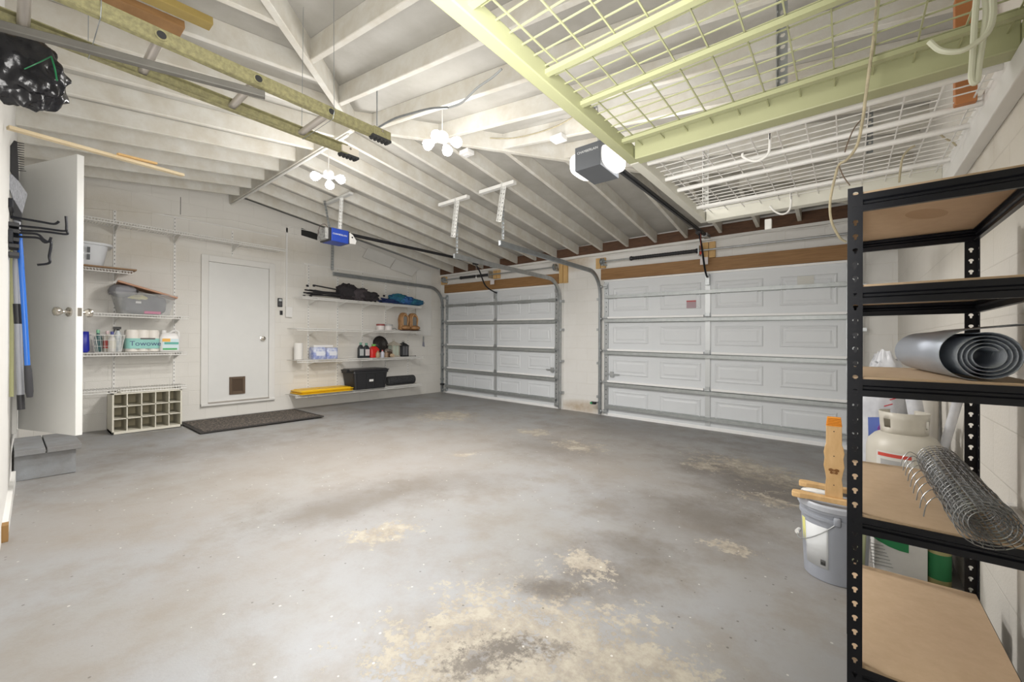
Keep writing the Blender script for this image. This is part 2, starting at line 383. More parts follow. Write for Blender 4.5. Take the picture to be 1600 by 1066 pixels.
# garage-door wall with its two openings
D1 = (-6.93, -3.97); D2 = (-3.08, .07); DH = 2.2
wb = MB(tB)
for a, b_, c, d in ((-7.28, D1[0], -.3, 2.95), (D1[0], D1[1], DH, 2.95), (D1[1], D2[0], -.3, 2.95), (D2[0], D2[1], DH, 2.95), (D2[1], .62, -.3, 2.95)):
    wb.box(a, b_, WB, WB+.2, c, d)
struct(wb.build('wall_garage', M_wallB), 'white block wall between and above the garage doors')
WD = .44
struct(B(WD, WD+.18, -1.2, 6.4, -.3, 2.95).build('wall_right', M_wallD), 'stained white wall behind the black rack')
struct(B(WD-.016, WD, -.1, 2.16, .52, .56).build('trim_2', M_trimw), 'batten along the right wall')
# side wall beside the photographer, with the house doorway
def yC(x): return -.008+(-3.63-x)*.03
def tC(v): return Vector((v.x, v.y+yC(v.x), v.z))
OX0, OX1, OZ0, OZ1 = -5.86, -5.02, .40, 2.46
wc = MB(tC)
for a, b_, c, d in ((-7.28, OX0, -.3, 3.1), (OX0, OX1, -.3, OZ0), (OX0, OX1, OZ1, 3.1), (OX1, .44, -.3, 3.1)):
    wc.box(a, b_, -.16, 0, c, d)
struct(wc.build('wall_left', M_wallC), 'white side wall with the open house door')
hw = MB(tC); hw.box(OX0-.3, OX1+.3, -1.5, -1.42, .3, 2.8); hw.box(OX0-.38, OX0-.3, -1.5, -.16, .3, 2.8); hw.box(OX1+.3, OX1+.38, -1.5, -.16, .3, 2.8)
hw.box(OX0-.38, OX1+.38, -1.5, 0., .3, .395); hw.box(OX0-.38, OX1+.38, -1.5, -.16, 2.7, 2.8)
struct(hw.build('wall_hallway', M_wallC), 'hallway seen through the open door')
bb = MB(tC); bb.box(-4.98, -3.62, 0, .022, .0, .09); bbo = bb.build('baseboard_left', M_trimw); struct(bbo, 'white baseboard of the side wall with a bare brown end')
MB(tC).box(-3.62, -3.55, 0, .024, .0, .09).build('baseboard_end', mat('bare_brown_end', (.30, .17, .06), .8), bbo)
tr = MB(tC); tr.box(OX1-.0, OX1+.07, 0, .025, .38, OZ1+.07); tr.box(OX0-.07, OX0, 0, .025, .3, OZ1+.07); tr.box(OX0-.07, OX1+.07, 0, .025, OZ1, OZ1+.07)
tr.box(OX0, OX1, -.16, .03, .385, .405)
struct(tr.build('trim_1', M_trimw, None, bevel=.003), 'cream casing of the house doorway')

# ------------------------------------------------------------------ roof
XA = -3.7
ce = MB(); t = .03
def dk(x, y): return Vector((x, y, roofz(x, y)+RD))
polys = [[(-7.3, 2.1), (XA, 2.1), (.6, 6.4), (-7.3, 6.4)], [(XA, 2.1), (-.9, -.7), (.6, -.7), (.6, 6.4)], [(-7.3, -.7), (-.9, -.7), (XA, 2.1), (-7.3, 2.1)]]
for pl_ in polys: ce.prism([dk(*q) for q in pl_], (0, 0, t))
ceil_o = struct(ce.build('ceiling', M_deck), 'open painted roof deck with rafters')
rw = .042
def raft(name, a, b_, w_=rw, h=RD, mm=None, z0=0, z1=0):
    q = MB(); q.beam((a[0], a[1], roofz(*a)+z0), (b_[0], b_[1], roofz(*b_)+z1), w_, h, top=True)
    return q.build(name, mm or M_rafter, ceil_o, bevel=.004, seg=1)
for k in range(16):
    x = -.45-.445*k
    if x < -7.08: break
    ys_ = 2.1 if x < XA else 2.1+(x-XA)
    raft('rafter', (x, ys_), (x, 6.2))
    ys_ = 2.1 if x < XA else 2.1-(x-XA)
    if ys_ > 0.0: raft('rafter', (x, ys_), (x, yC(x)))
for k in range(15):
    y = 6.24-.445*k
    if y > 6.1 or y < -.1: continue
    xs_ = XA+abs(y-2.1)
    if xs_ < .35: raft('rafter', (xs_, y), (.44, y))
raft('ridge_beam', (-7.1, 2.1), (XA, 2.1), .05, .19, z0=-.035, z1=-.035)
raft('hip_beam', (XA, 2.1), (XA+4.1, 6.2), .05, .185, z0=-.02, z1=-.02)
raft('hip_beam', (XA, 2.1), (-1.55, -.05), .05, .185, z0=-.02, z1=-.02)
ev = MB(); ev.box(-7.1, .44, 6.16, 6.2, 0, .16); ev.tf = lambda v: Vector((v.x, v.y, v.z+2.600+zf(v.x, 6.2)*.35)); ev.build('eave_board', M_brownboard, ceil_o)
# wall plate under rafters on the garage wall, painted
pp = MB(); pp.box(-7.1, .44, 6.15, 6.2, -.03, .005); pp.tf = lambda v: Vector((v.x, v.y, v.z+2.600+zf(v.x, 6.2)*.35)); struct(pp.build('trim_3', M_trimw), 'thin painted strip along the garage wall top')
# gable trim boards on back wall
g1 = MB(); g1.prism([(WA, .1, 2.62), (WA, 2.1, 2.9), (WA, 3.05, 2.87), (WA, 3.05, 3.04), (WA, 2.1, 3.17), (WA, .1, 2.89)], (.018, 0, 0))
struct(g1.build('trim_4', M_wallA), 'painted gable board on the back wall')
MB().box(WA+.018, WA+.020, 1.50, 1.506, 2.83, 3.07).build('seam', M_rubber, bpy.data.objects['trim_4'])
vb = MB(); vb.prism([(WA+.0, 3.12, 2.88), (WA, 3.62, 2.82), (WA, 3.62, 2.92), (WA, 3.12, 3.0)], (.004, 0, 0))
o = vb.build('roof_vent', M_rubber); struct(o); o['label'] = 'dark open gap at the top of the back wall'; o.name = 'trim_5'

# ------------------------------------------------------------------ exterior door on back wall (door_3)
da = P(314, 398, 'x', WA); db = P(429, 412, 'x', WA); y0, y1 = da.y, db.y; zt = 2.33; zb = .17
d3 = sroot('door_3', (WA, (y0+y1)/2, zb), 'white flat door with a brown pet flap')
cw = .085
fr = MB(); X0, X1 = WA, WA+.03
fr.box(X0, X1, y0, y0+cw, zb, zt); fr.box(X0, X1, y1-cw, y1, zb, zt); fr.box(X0, X1, y0+cw, y1-cw, zt-.09, zt); fr.box(X0, X1+.02, y0, y1, zb, zb+.035)
fr.build('door_frame', M_trimw, d3, bevel=.004)
B(WA, WA+.016, y0+cw+.004, y1-cw-.004, zb+.04, zt-.094).build('door_leaf', M_leaf, d3, bevel=.002)
pf0 = P(358, 617, 'x', WA+.02); pf1 = P(383, 588, 'x', WA+.02)
M_flap = mat('pet_flap_brown', (.12, .08, .05), .5); M_flap2 = mat('pet_flap_panel', (.085, .055, .035), .3)
pf = MB(); X = WA+.014; e = .035
pf.box(X, X+.02, pf0.y, pf0.y+e, pf0.z, pf1.z); pf.box(X, X+.02, pf1.y-e, pf1.y, pf0.z, pf1.z); pf.box(X, X+.02, pf0.y+e, pf1.y-e, pf1.z-e, pf1.z); pf.box(X, X+.02, pf0.y+e, pf1.y-e, pf0.z, pf0.z+e*1.3)
pfo = pf.build('pet_flap', M_flap, d3, bevel=.004); pfo['label'] = 'brown framed pet flap low in the door'
B(X, X+.008, pf0.y+e, pf1.y-e, pf0.z+e, pf1.z-e).build('flap_panel', M_flap2, pfo)
kb = P(411, 529, 'x', WA+.05)
MB().lathe([(.033, 0), (.033, .008), (.014, .014), (.013, .03), (.03, .042), (.034, .055), (.028, .068), (.01, .072)], (WA+.014, kb.y, kb.z), (1, 0, 0), 20).build('door_knob', M_chrome, d3, True)['label'] = 'satin round door knob'
thr = MB().box(WA, WA+.05, y0+cw, y1-cw, zb+.03, zb+.05); thr.build('threshold', M_alu, d3)

# keypad, switch, conduit
kp = P(437, 473, 'x', WA); r = thing('wall_keypad', 'dark grey opener keypad on the wall right of the flap door', 'keypad', kp)
B(WA, WA+.025, kp.y-.035, kp.y+.035, kp.z-.07, kp.z+.07).build('body', M_blackp, r, bevel=.006)
B(WA+.025, WA+.028, kp.y-.022, kp.y+.022, kp.z+.02, kp.z+.055).build('screen', mat('pale_screen', (.6, .62, .62), .3), r)
B(WA+.025, WA+.029, kp.y-.025, kp.y+.025, kp.z-.055, kp.z+.005).build('buttons', mat('charcoal', (.08, .08, .085), .5), r, bevel=.002)
kp = P(439, 489, 'x', WA); tag(B(WA, WA+.02, kp.y-.02, kp.y+.02, kp.z-.035, kp.z+.035).build('wall_button', M_blackp, None, bevel=.004), 'small dark push button just below the wall keypad', 'button', base=(WA, kp.y, kp.z))
c0 = P(447, 352, 'x', WA); c1 = P(447, 492, 'x', WA)
r = thing('wall_conduit', 'white vertical raceway with outlet box beside the keypad', 'conduit', (WA, c1.y, c1.z))
B(WA, WA+.018, c1.y-.012, c1.y+.012, c1.z, 2.95).build('raceway', M_white, r)
B(WA, WA+.045, c1.y-.02, c1.y+.08, c1.z-.04, c1.z+.13).build('outlet_box', M_white, r, bevel=.004)

# ------------------------------------------------------------------ open house door leaf (door_4)
h = Vector((-5.0, .062, 0)); fe = Vector((-4.32, .320, 0)); dv = (fe-h).normalized(); nv_ = Vector((dv.y, -dv.x, 0))
LZ0, LZ1 = .41, 2.45
d4 = sroot('door_4', (h.x, h.y, LZ0), 'plain white house door standing open into the garage')
q = MB(); q.prism([h+Vector((0, 0, LZ0)), fe+Vector((0, 0, LZ0)), fe+nv_*-.04+Vector((0, 0, LZ0)), h+nv_*-.04+Vector((0, 0, LZ0))], (0, 0, LZ1-LZ0))
q.build('door_leaf', M_leaf, d4, bevel=.003)
kz = P(100, 487, 'x', -4.36).z
def knobprof(s): return [(.034, 0), (.034, .01), (.013, .016), (.013, .04), (.026, .05), (.033, .064), (.03, .08), (.012, .088)]
kc = fe-dv*.075+Vector((0, 0, kz))
MB().lathe(knobprof(1), kc, nv_, 20).build('door_knob', M_chrome, d4, True)['label'] = 'satin nickel door knob'
MB().lathe(knobprof(1), kc+nv_*-.04, -nv_, 20).build('door_knob', M_chrome, d4, True)['label'] = 'satin nickel door knob'
ec = fe+nv_*-.02+Vector((0, 0, kz)); a = nv_*.011
MB().prism([ec+a+Vector((0, 0, -.03)), ec-a+Vector((0, 0, -.03)), ec-a+Vector((0, 0, .03)), ec+a+Vector((0, 0, .03))], dv*.003).build('latch_plate', M_chrome, d4)
for z in (.65, 1.4, 2.2):
    MB().lathe([(.009, -.045), (.009, .045)], h+nv_*.006+Vector((0, 0, z)), (0, 0, 1), 8).build('hinge', M_chrome, d4, True)

# ------------------------------------------------------------------ garage doors
def garage_door(name, x0, x1, label, lock_side, sticker):
    yb = WB-.0; xc = (x0+x1)/2
    R_ = sroot(name, (xc, yb, 0), label)
    edges = [0, .55, 1.06, 1.58, 2.2]
    for k in range(4):
        za, zb_ = edges[k], edges[k+1]
        p = MB(tB); p.box(x0, x1, yb+.0, yb+.04, za+.002, zb_-.002)
        nP = 4; pw = (x1-x0-.12)/nP
        for i in range(nP):
            a = x0+.06+pw*i+.09; c = x0+.06+pw*(i+1)-.09; zz0 = za+.12; zz1 = zb_-.13; e = .022; dp = .010
            # pressed moulding: sloped ring, sunken groove, raised field
            rings = [(0, -.0006), (.014, -.009), (.020, -.009), (.036, -.003), (.052, -.003), (.072, -.009)]; vs = []; fs = []
            for ins, dy in rings: vs += [(a+ins, yb+dy, zz0+ins), (c-ins, yb+dy, zz0+ins), (c-ins, yb+dy, zz1-ins), (a+ins, yb+dy, zz1-ins)]
            for r_ in range(len(rings)-1): fs += [(r_*4+j, r_*4+(j+1) % 4, r_*4+4+(j+1) % 4, r_*4+4+j) for j in range(4)]
            n4 = 4*(len(rings)-1); fs.append((n4, n4+1, n4+2, n4+3)); p.add(vs, fs)
        po = p.build('door_section', M_doorw, R_)
        if sticker and k == 3:
            s = MB(tB); sx = xc-.22; s.box(sx-.065, sx+.065, yb-.0125, yb-.0095, 1.66+.05, 1.66+.16); so = s.build('warning_sticker', mat('sticker_mauve', (.42, .30, .33), .5), po)
            s = MB(tB); s.box(sx-.065, sx+.065, yb-.0135, yb-.0125, 1.66+.14, 1.66+.16); s.build('sticker_band', mat('sticker_red', (.5, .1, .1), .5), so)
            s = MB(tB); s.box(xc+1.03, xc+1.2, yb-.0125, yb-.0095, 1.95, 2.06); s.build('paper_label', mat('old_label', (.66, .66, .62), .6), po)
    # white lips at section joints
    for z in edges[1:4]:
        p = MB(tB); p.box(x0+.02, xc-.05, yb-.034, yb, z-.002, z+.030); p.box(xc+.05, x1-.02, yb-.034, yb, z-.002, z+.030)
        p.build('section_lip', M_lip, R_, bevel=.003)
    for z in (1.93, 1.545, 1.025, .515, .15):
        p = MB(tB); d = .055 if z < 1.6 else .05
        prof = [(0, -.035), (0, -.022), (-d, -.018), (-d, .018), (0, .022), (0, .035), (-.004, .035), (-.004, .026), (-d-.004, .022), (-d-.004, -.022), (-.004, -.026), (-.004, -.035)]
        p.prism([(x0+.03, yb-.004+a_, z+b__) for a_, b__ in prof], (x1-x0-.06, 0, 0)); p.build('strut', mat('strut_steel', (.44, .46, .46), .42, .6, scale=14, col2=(.36, .38, .38)), R_)
    for xx, wv_ in ((x0+.035, .07), (xc, .065), (x1-.035, .07)):
        p = MB(tB); p.box(xx-wv_/2, xx+wv_/2, yb-.016, yb-.001, .06, 2.17); p.mi = 1
        for z in np.arange(.12, 2.12, .075):
            if min(abs(z-q_) for q_ in (.15, .515, 1.025, 1.545, 1.93)) < .05: continue
            if xx != xc: p.lathe([(.008, 0), (.008, .0008)], (xx, yb-.0168, z), (0, 1, 0), 8)
        p.build('stile', [M_galv if xx != xc else mat('stile_grey', (.58, .6, .61), .4, .5), M_rubber], R_)
        for z in edges[1:4]:
            p = MB(tB); p.box(xx-.03, xx+.03, yb-.03, yb-.016, z-.055, z+.055); p.lathe([(.009, -.035), (.009, .035)], (xx, yb-.034, z), (1, 0, 0), 8)
            p.build('hinge', M_galv, R_, bevel=.002)
    for xx, s_ in ((x0, 1), (x1, -1)):
        for z in (.07, .55, 1.06, 1.58, 2.1):
            p = MB(tB); p.lathe([(.022, -.012), (.024, 0), (.022, .012)], (xx-s_*.03, yb-.06, z), (1, 0, 0), 12); p.tube([(xx-s_*.03, yb-.06, z), (xx+s_*.06, yb-.04, z)], .006, 6)
            p.box(min(xx, xx+s_*.06), max(xx, xx+s_*.06), yb-.045, yb-.014, z-.03, z+.03); p.build('roller', M_galv, R_)
    p = MB(tB); p.box(x0, x1, yb-.012, yb+.03, -.004, .045); p.build('bottom_seal', M_lip, R_, bevel=.003)
    p = MB(tB); p.box(x0, x1, yb-.002, yb+.03, -.03, .0); p.build('bottom_rubber', M_rubber, R_)
    lx = x1-.12 if lock_side > 0 else x0+.14; z = .68
    p = MB(tB); p.box(lx-.13, lx+.13, yb-.03, yb-.018, z-.012, z+.012); p.box(lx-.03, lx+.03, yb-.035, yb-.014, z-.045, z+.045); p.build('slide_lock', M_galv, R_, bevel=.002)
    # arm bracket
    p = MB(tB); p.box(xc-.03, xc+.03, yb-.05, yb-.01, 2.02, 2.17); p.build('arm_bracket', M_galv, R_, bevel=.003)
    # white jamb/stop strip over the top of the door
    p = MB(tB); p.box(x0, x1, yb-.02, yb+.0, DH-.015, DH+.012); p.build('top_seal', M_lip, R_)
    return R_
garage_door('door_1', D1[0], D1[1], 'white sectional garage door next to the back wall shelves', 1, False)
garage_door('door_2', D2[0], D2[1], 'white sectional garage door nearer the black rack', -1, True)

def headboard(x0, x1, label, z0=2.215, z1=2.395):
    p = MB(tB); p.box(x0, x1, WB-.045, WB, z0, z1); return tag(p.build('header_board', M_header, None, bevel=.004), label, 'board', base=((x0+x1)/2, WB, z0))
headboard(D1[0]-.02, D1[1]+.02, 'brown stained header board over the garage door next to the shelves')
headboard(D2[0]-.05, D2[1]+.05, 'brown stained header board over the garage door nearer the rack')
for x_, z0, z1, lab in ((-6.98, 2.41, 2.60, 'short pine block at the back corner over the torsion shaft end'), (-5.42, 2.42, 2.62, 'pine mounting block above the middle of the farther garage door'),
                 (-3.86, 2.22, 2.60, 'tall pine block right of the farther garage door'), (-3.14, 2.41, 2.58, 'pine block left of the nearer garage door'), (-1.49, 2.40, 2.62, 'pine mounting block above the middle of the nearer garage door')):
    p = MB(tB); p.box(x_-.085, x_-.005, WB-.04, WB, z0, z1); p.box(x_+.005, x_+.085, WB-.04, WB, z0, z1)
    tag(p.build('mounting_block', M_pine, None, bevel=.003), lab, 'wood block', base=(x_, WB, z0))
def torsion(x0, x1, sx0, sx1, label):
    z = 2.50; y = WB-.11; r = thing('torsion_spring', label, 'garage door spring', tB(Vector(((x0+x1)/2, y, z))))
    p = MB(tB); p.tube([(x0, y, z), (x1, y, z)], .0125, 10); p.build('shaft', M_galv, r, True)
    p = MB(tB); n = 60; turns = 26; pts = []
    p.tube([(sx0, y, z), (sx1, y, z)], .026, 12)
    for k in range(turns+1):
        xx = sx0+(sx1-sx0)*k/turns; p.lathe([(.026, -.004), (.030, 0), (.026, .004)], (xx, y, z), (1, 0, 0), 12, False)
    spr = p.build('spring', M_blackp, r, True)
    for xx in (sx0, sx1):
        p = MB(tB); p.lathe([(.03, -.02), (.034, -.01), (.034, .01), (.022, .03)], (xx, y, z), (1, 0, 0), 14); p.build('cone', M_blackm if xx == sx1 else M_blackp, spr, True)
    for xx in (x0+.05, x1-.05):
        p = MB(tB); p.lathe([(.06, -.02), (.045, -.012), (.045, .012), (.06, .02)], (xx, y, z), (1, 0, 0), 20); p.build('cable_drum', M_galvd, r, True)
        p = MB(tB); p.box(xx-.03, xx+.03, y, WB, z-.06, z-.02); p.build('bearing_bracket', M_galv, r)
    xm = (x0+x1)/2; p = MB(tB); p.box(sx1+.02, sx1+.035, y-.05, WB-.04, z-.07, z+.07); p.build('centre_bracket', M_galv, r)
    p = MB(tB); p.box(sx1+.04, sx1+.14, y-.005, y+.002, z-.2, z-.1); p.build('warning_tag', mat('tag_paper', (.72, .68, .68), .6), r)
    return r
torsion(-6.95, -3.93, -6.35, -5.55, 'galvanised torsion shaft with black spring over the farther garage door')
torsion(-3.12, .1, -2.58, -1.62, 'galvanised torsion shaft with black spring over the nearer garage door')

# door tracks
def sweepx(p, pts, w_, h_, tfm=None):
    pts = [Vector(q) for q in pts]; vs = []; X_ = Vector((1, 0, 0))
    for i, q in enumerate(pts):
        t_ = (pts[min(i+1, len(pts)-1)]-pts[max(i-1, 0)]).normalized(); n_ = t_.cross(X_).normalized()
        for a_, b__ in ((-1, -1), (1, -1), (1, 1), (-1, 1)): vs.append(q+X_*(a_*w_/2)+n_*(b__*h_/2))
    fs = []
    for i in range(len(pts)-1):
        for j in range(4): fs.append((i*4+j, i*4+(j+1) % 4, i*4+4+(j+1) % 4, i*4+4+j))
    fs += [(3, 2, 1, 0), tuple(range(len(vs)-4, len(vs)))]
    p.add(vs, fs)
def track(x, s_, yend, label, z=2.31):
    R0 = .36; yv = WB-.06; zz = zf(x, 6.2)
    pts = [(x, yend, z+zz*.6)]+[(x, yv-R0+R0*math.sin(a_), z-R0+R0*math.cos(a_)+zz*.8) for a_ in np.linspace(0, PI/2, 9)]+[(x, yv, .02+zz)]
    r = thing('door_track', label, 'garage door track', (x, yv, zz), None)
    p = MB(); sweepx(p, pts, .026, .058); p.build('track', M_galvd, r, bevel=.004)
    p = MB()
    sweepx(p, [Vector(q)+Vector((s_*.014, 0, 0)) for q in pts], .006, .064)
    p.build('track_flange', M_galv, r)
    for zb_ in (.3, .85, 1.4, 1.9):
        p = MB(tB); p.box(min(x, x+s_*.06), max(x, x+s_*.06), yv-.01, WB, zb_-.02, zb_+.02); p.build('bracket', M_galv, r)
    p = MB(tB); p.box(min(x, x-s_*.06), max(x, x-s_*.06), yv-.06, yv-.03, .14, .18); return r
track(-6.99, -1, 3.62, 'steel track at the back corner side of the farther garage door')
track(-3.91, 1, 3.62, 'steel track on the pier side of the farther garage door', 2.25)
track(-3.13, -1, 3.62, 'steel track on the pier side of the nearer garage door')
track(.12, 1, 3.62, 'steel track behind the hanging mesh of the nearer garage door')
# safety eyes
for x_, lab, cc in ((-6.9, 'small safety sensor near the floor in the back corner', M_blackp), (-3.2, 'small green lit safety sensor left of the nearer door', None)):
    c_ = Vector((x_, WB-.12, .2)); r = thing('safety_sensor', lab, 'sensor', tB(c_), None)
    p = MB(tB); p.box(x_-.05, x_+.03, WB-.16, WB-.1, .18, .22); p.build('body', M_blackp, r, bevel=.004)
    p = MB(tB); p.box(x_-.01, x_+.01, WB-.1, WB, .19, .21); p.build('bracket', M_galv, r)
    if cc is None:
        p = MB(tB); p.box(x_-.055, x_-.02, WB-.165, WB-.16, .185, .215); p.build('indicator', mat('green_led', (.03, .35, .12), .4), r)
# pier cover strip and hasps
p = MB(tB); p.box(D1[1]+.0, D1[1]+.1, WB-.02, WB, .0, 2.3); struct(p.build('trim_6', M_trimw, None, bevel=.003), 'white jamb board right of the farther garage door')
p = MB(tB); p.box(D2[1]+.0, D2[1]+.09, WB-.02, WB, .0, 2.3); struct(p.build('trim_7', M_trimw, None, bevel=.003), 'white jamb board right of the nearer garage door')
p = MB(tB); p.box(D2[0]-.1, D2[0], WB-.02, WB, .0, 2.3); struct(p.build('trim_8', M_trimw, None, bevel=.003), 'white jamb board left of the nearer garage door')

# perforated hangers
def perf(name, a, b_, label, w_=.034, group=None, extra=None):
    a, b_ = Vector(a), Vector(b_); V = (b_-a); n_ = max(2, int(V.length/.045)); r = thing(name, label, 'bracket', a, group)
    U = V.cross(Vector((0, 1, 0))).normalized()
    p = MB(); p.holes(a, U, V, w_, V.length/n_, n_, 'round', .0085); p.build('perforated_strip', M_trimw if extra is None else extra, r, solid=.003)
    W2 = V.cross(U).normalized(); q = MB(); o2 = a+U*(w_/2)+W2*(w_/2)
    q.holes(o2, W2, V, w_, V.length/n_, n_, 'round', .0085); q.build('perforated_flange', M_trimw if extra is None else extra, r, solid=.003)
    return r
M_angw = mat('painted_angle', (.72, .72, .70), .4, .3)
for x_, zt3, la, lb_ in ((-3.91, 2.25, 'white perforated angle over the back end of the farther door track', 'thin perforated strap under it at the farther door track end'), (-3.13, 2.31, 'white perforated angle over the left track of the nearer door', 'thin perforated strap at the nearer door left track end')):
    perf('track_hanger', (x_-.03, 3.655, zt3+.20), (x_+.05, 3.655, roofz(x_, 3.66)), la, .042, extra=M_angw)
    perf('track_hanger', (x_, 3.685, zt3+.0), (x_, 3.685, roofz(x_, 3.66)-.03), lb_, .018, extra=M_galv)
perf('track_hanger', (.12, 3.66, 2.38), (.12, 3.66, roofz(.12, 3.66)+.02), 'dark slotted angle above the mesh, beside the right wall', extra=M_galvd)
perf('track_hanger', (-6.99, 3.62, 2.35), (-6.99, 3.62, 2.93), 'galvanised angle dropping to the track on the back wall', extra=M_galv)
for x_, lab in ((-3.95, 'white wood cleat between rafters over the farther track end'), (-3.2, 'white wood cleat between rafters over the nearer track end')):
    zz = roofz(x_, 3.66); tag(MB().beam((x_-.28, 3.66, zz-.022), (x_+.26, 3.66, zz-.022), .06, .04).build('ceiling_cleat', M_trimw, None, bevel=.003), lab, 'cleat', base=(x_, 3.66, zz-.04))

# ------------------------------------------------------------------ garage door openers
def opener(x, y, z, body, bodym, lens, label, txt, lit):
    r = thing('garage_door_opener', label, 'garage door opener', (x, y, z)); L_ = .30
    hw, hh = (.105, .083) if lit else (.125, .085)
    p = MB(); p.box(x-hw, x+hw, y-L_/2, y+L_/2, z-hh, z+hh); p.build('body', bodym, r, bevel=.012, seg=3)
    if lit:
        p = MB(); p.prism([(x-hw-.002, y-L_/2-.012, z-hh-.012), (x-hw-.002, y-L_/2-.012, z+hh), (x-hw-.002, y-L_/2+.03, z+hh+.006), (x-hw-.002, y+L_/2, z+hh+.006), (x-hw-.002, y+L_/2, z-hh-.02)], (2*hw+.004, 0, 0)); cv = p.build('cover', body, r, bevel=.004)
        for s_ in (-1, 1):
            q = MB(); q.blob((x+s_*(hw+.0), y, z-.006), (.088, L_*.49, hh*.98), 14, cube=.6); o_ = q.build('light_lens', lens, r, True); o_['label'] = 'glowing white light lens'
    else:
        p = MB(); p.box(x-hw-.003, x+hw+.003, y-.12, y+.13, z-hh-.003, z+hh+.003); cv = p.build('cover', body, r, bevel=.012, seg=3)
        q = MB(); q.prism([(x-hw, y+.13, z-hh*.95), (x-hw, y+.235, z-hh*.9), (x-hw, y+.25, z-hh*.3), (x-hw, y+.19, z+hh*.6), (x-hw, y+.13, z+hh*.95)], (hw*2, 0, 0)); nl = q.build('nose_lens', lens, r, bevel=.008)
        q = MB(); q.lathe([(.012, 0), (.012, .002)], (x+hw, y+.18, z+.01), (1, 0, 0), 12); q.build('nose_button', M_blackp, nl)
        q = MB(); q.box(x-hw*.9, x+hw*.9, y-.19, y-.12, z-hh*.85, z+hh*.9); q.build('rear_panel', mat('grey_dusty', (.17, .17, .17), .6, scale=30, col2=(.5, .5, .48)), r, bevel=.004)
        q = MB(); q.tube(curve_pts([(x+.05, y-.12, z+hh), (x+.03, y-.16, z+hh+.05), (x-.02, y-.2, z+hh+.02), (x-.03, y-.22, z-.02)]), .003, 6); q.build('antenna_wire', mat('wire_dark', (.08, .04, .04), .5), r, True)
    text('lettering', txt, .026 if lit else .03, (x, y-L_/2-.0125, z+.035) if lit else (x+hw+.0052, y, z+.01), (1, 0, 0) if lit else (0, 1, 0), (0, 0, 1), mat('light_print', (.75, .77, .78), .5), cv)
    p = MB(); zr = z+hh-.015
    p.box(x-.025, x+.025, y+L_/2, 6.02, zr+.0, zr+.022); p.box(x-.010, x+.010, y+L_/2, 6.02, zr-.012, zr+.03); rail_ = p.build('rail', M_blackp, r)
    p = MB(); p.box(x-.035, x+.035, 5.98, 6.16, zr-.02, zr+.03); p.build('header_bracket', M_galv, r)
    yt = 5.55 if not lit else 5.72
    p = MB(); p.box(x-.03, x+.03, yt-.05, yt+.05, zr-.04, zr-.008); tr_ = p.build('trolley', M_blackp, rail_)
    zt_ = 2.14+zf(x, 6.2)
    p = MB(); p.tube(curve_pts([(x, yt, zr-.03), (x+.0, yt+.12, zr-.16), (x, yt+.28, zt_+.10), (x, WB-.09, zt_+.0), (x, WB-.04, zt_+.0)], 5), .013, 8); p.build('arm', M_blackm, r, True)
    p = MB(); p.tube([(x+.02, yt, zr-.04), (x+.02, yt, zr-.28)], .002, 5); p.lathe([(.012, -.02), (.014, .0), (.010, .02)], (x+.02, yt, zr-.29), (0, 0, 1), 8); p.build('release_cord', mat('cord_red', (.45, .05, .03), .6) if lit else M_wire, r)
    return r
M_blue = mat('opener_blue', (.025, .07, .42), .35); M_slate = mat('opener_grey', (.13, .14, .155), .5)
XO1, XO2 = -5.40, -1.50
opener(XO1, 2.82, 2.52, M_blue, M_blackp, M_white, 'blue garage door opener hanging over the farther door rail', 'CHAMBERLAIN', False)
opener(XO2, 2.89, 2.495, M_slate, mat('opener_dark', (.07, .075, .08), .5), M_lens, 'grey garage door opener with glowing white lenses by the mesh rack', 'CHAMBERLAIN', True)
perf('opener_hanger', (XO1+.08, 2.86, 2.60), (XO1+.13, 2.86, 3.06), 'white perforated strap above the blue opener', extra=M_angw)
perf('opener_hanger', (XO1-.08, 2.80, 2.60), (XO1-.24, 2.80, 3.06), 'thin slanted perforated strap left above the blue opener', .02, extra=M_galv)
tag(MB().beam((XO1-.34, 2.85, 3.045), (XO1+.36, 2.85, 3.045), .05, .03).build('ceiling_angle', M_angw, None), 'white angle bar under rafters above the blue opener', 'angle bar', base=(XO1, 2.85, 3.03))
perf('opener_hanger', (XO2+.05, 2.86, 2.58), (XO2+.0, 2.86, 2.92), 'short perforated strap above the grey opener', .025, extra=M_galv)

# ------------------------------------------------------------------ light clusters
def light_cluster(c, n_, label, rad, chain_to):
    r = thing('light_fixture', label, 'ceiling light', c)
    p = MB(); p.lathe([(.035, .05), (.05, .03), (.05, -.02), (.03, -.03)], c, (0, 0, 1), 16); p.build('hub', M_white, r, True)
    for k in range(n_):
        a_ = 2*PI*k/n_+.5; d = Vector((math.cos(a_), math.sin(a_), -.35)); e_ = c+d*rad
        p = MB(); p.tube([c+d*.04, e_-d*.045], .013, 8); am_ = p.build('arm', M_white, r, True)
        p = MB(); p.lathe([(.012, -.05), (.026, -.035), (.042, 0), (.044, .02), (.03, .04), (.005, .047)], e_, d, 16); b_ = p.build('bulb', M_glow, am_, True); b_['label'] = 'glowing round bulb'
    p = MB(); p.tube([c+Vector((0, 0, .05)), Vector(chain_to)], .004, 6); p.build('stem', M_white, r)
    return r
light_cluster(L_CLUSTER_B, 4, 'cluster of four lit bulbs under the hip rafter, nearer the mesh rack', .12, (L_CLUSTER_B.x, L_CLUSTER_B.y, roofz(L_CLUSTER_B.x, 2.29)+.1))
light_cluster(L_CLUSTER_A, 3, 'cluster of three lit bulbs under the ridge beam toward the back wall', .13, (L_CLUSTER_A.x, L_CLUSTER_A.y, 3.13))

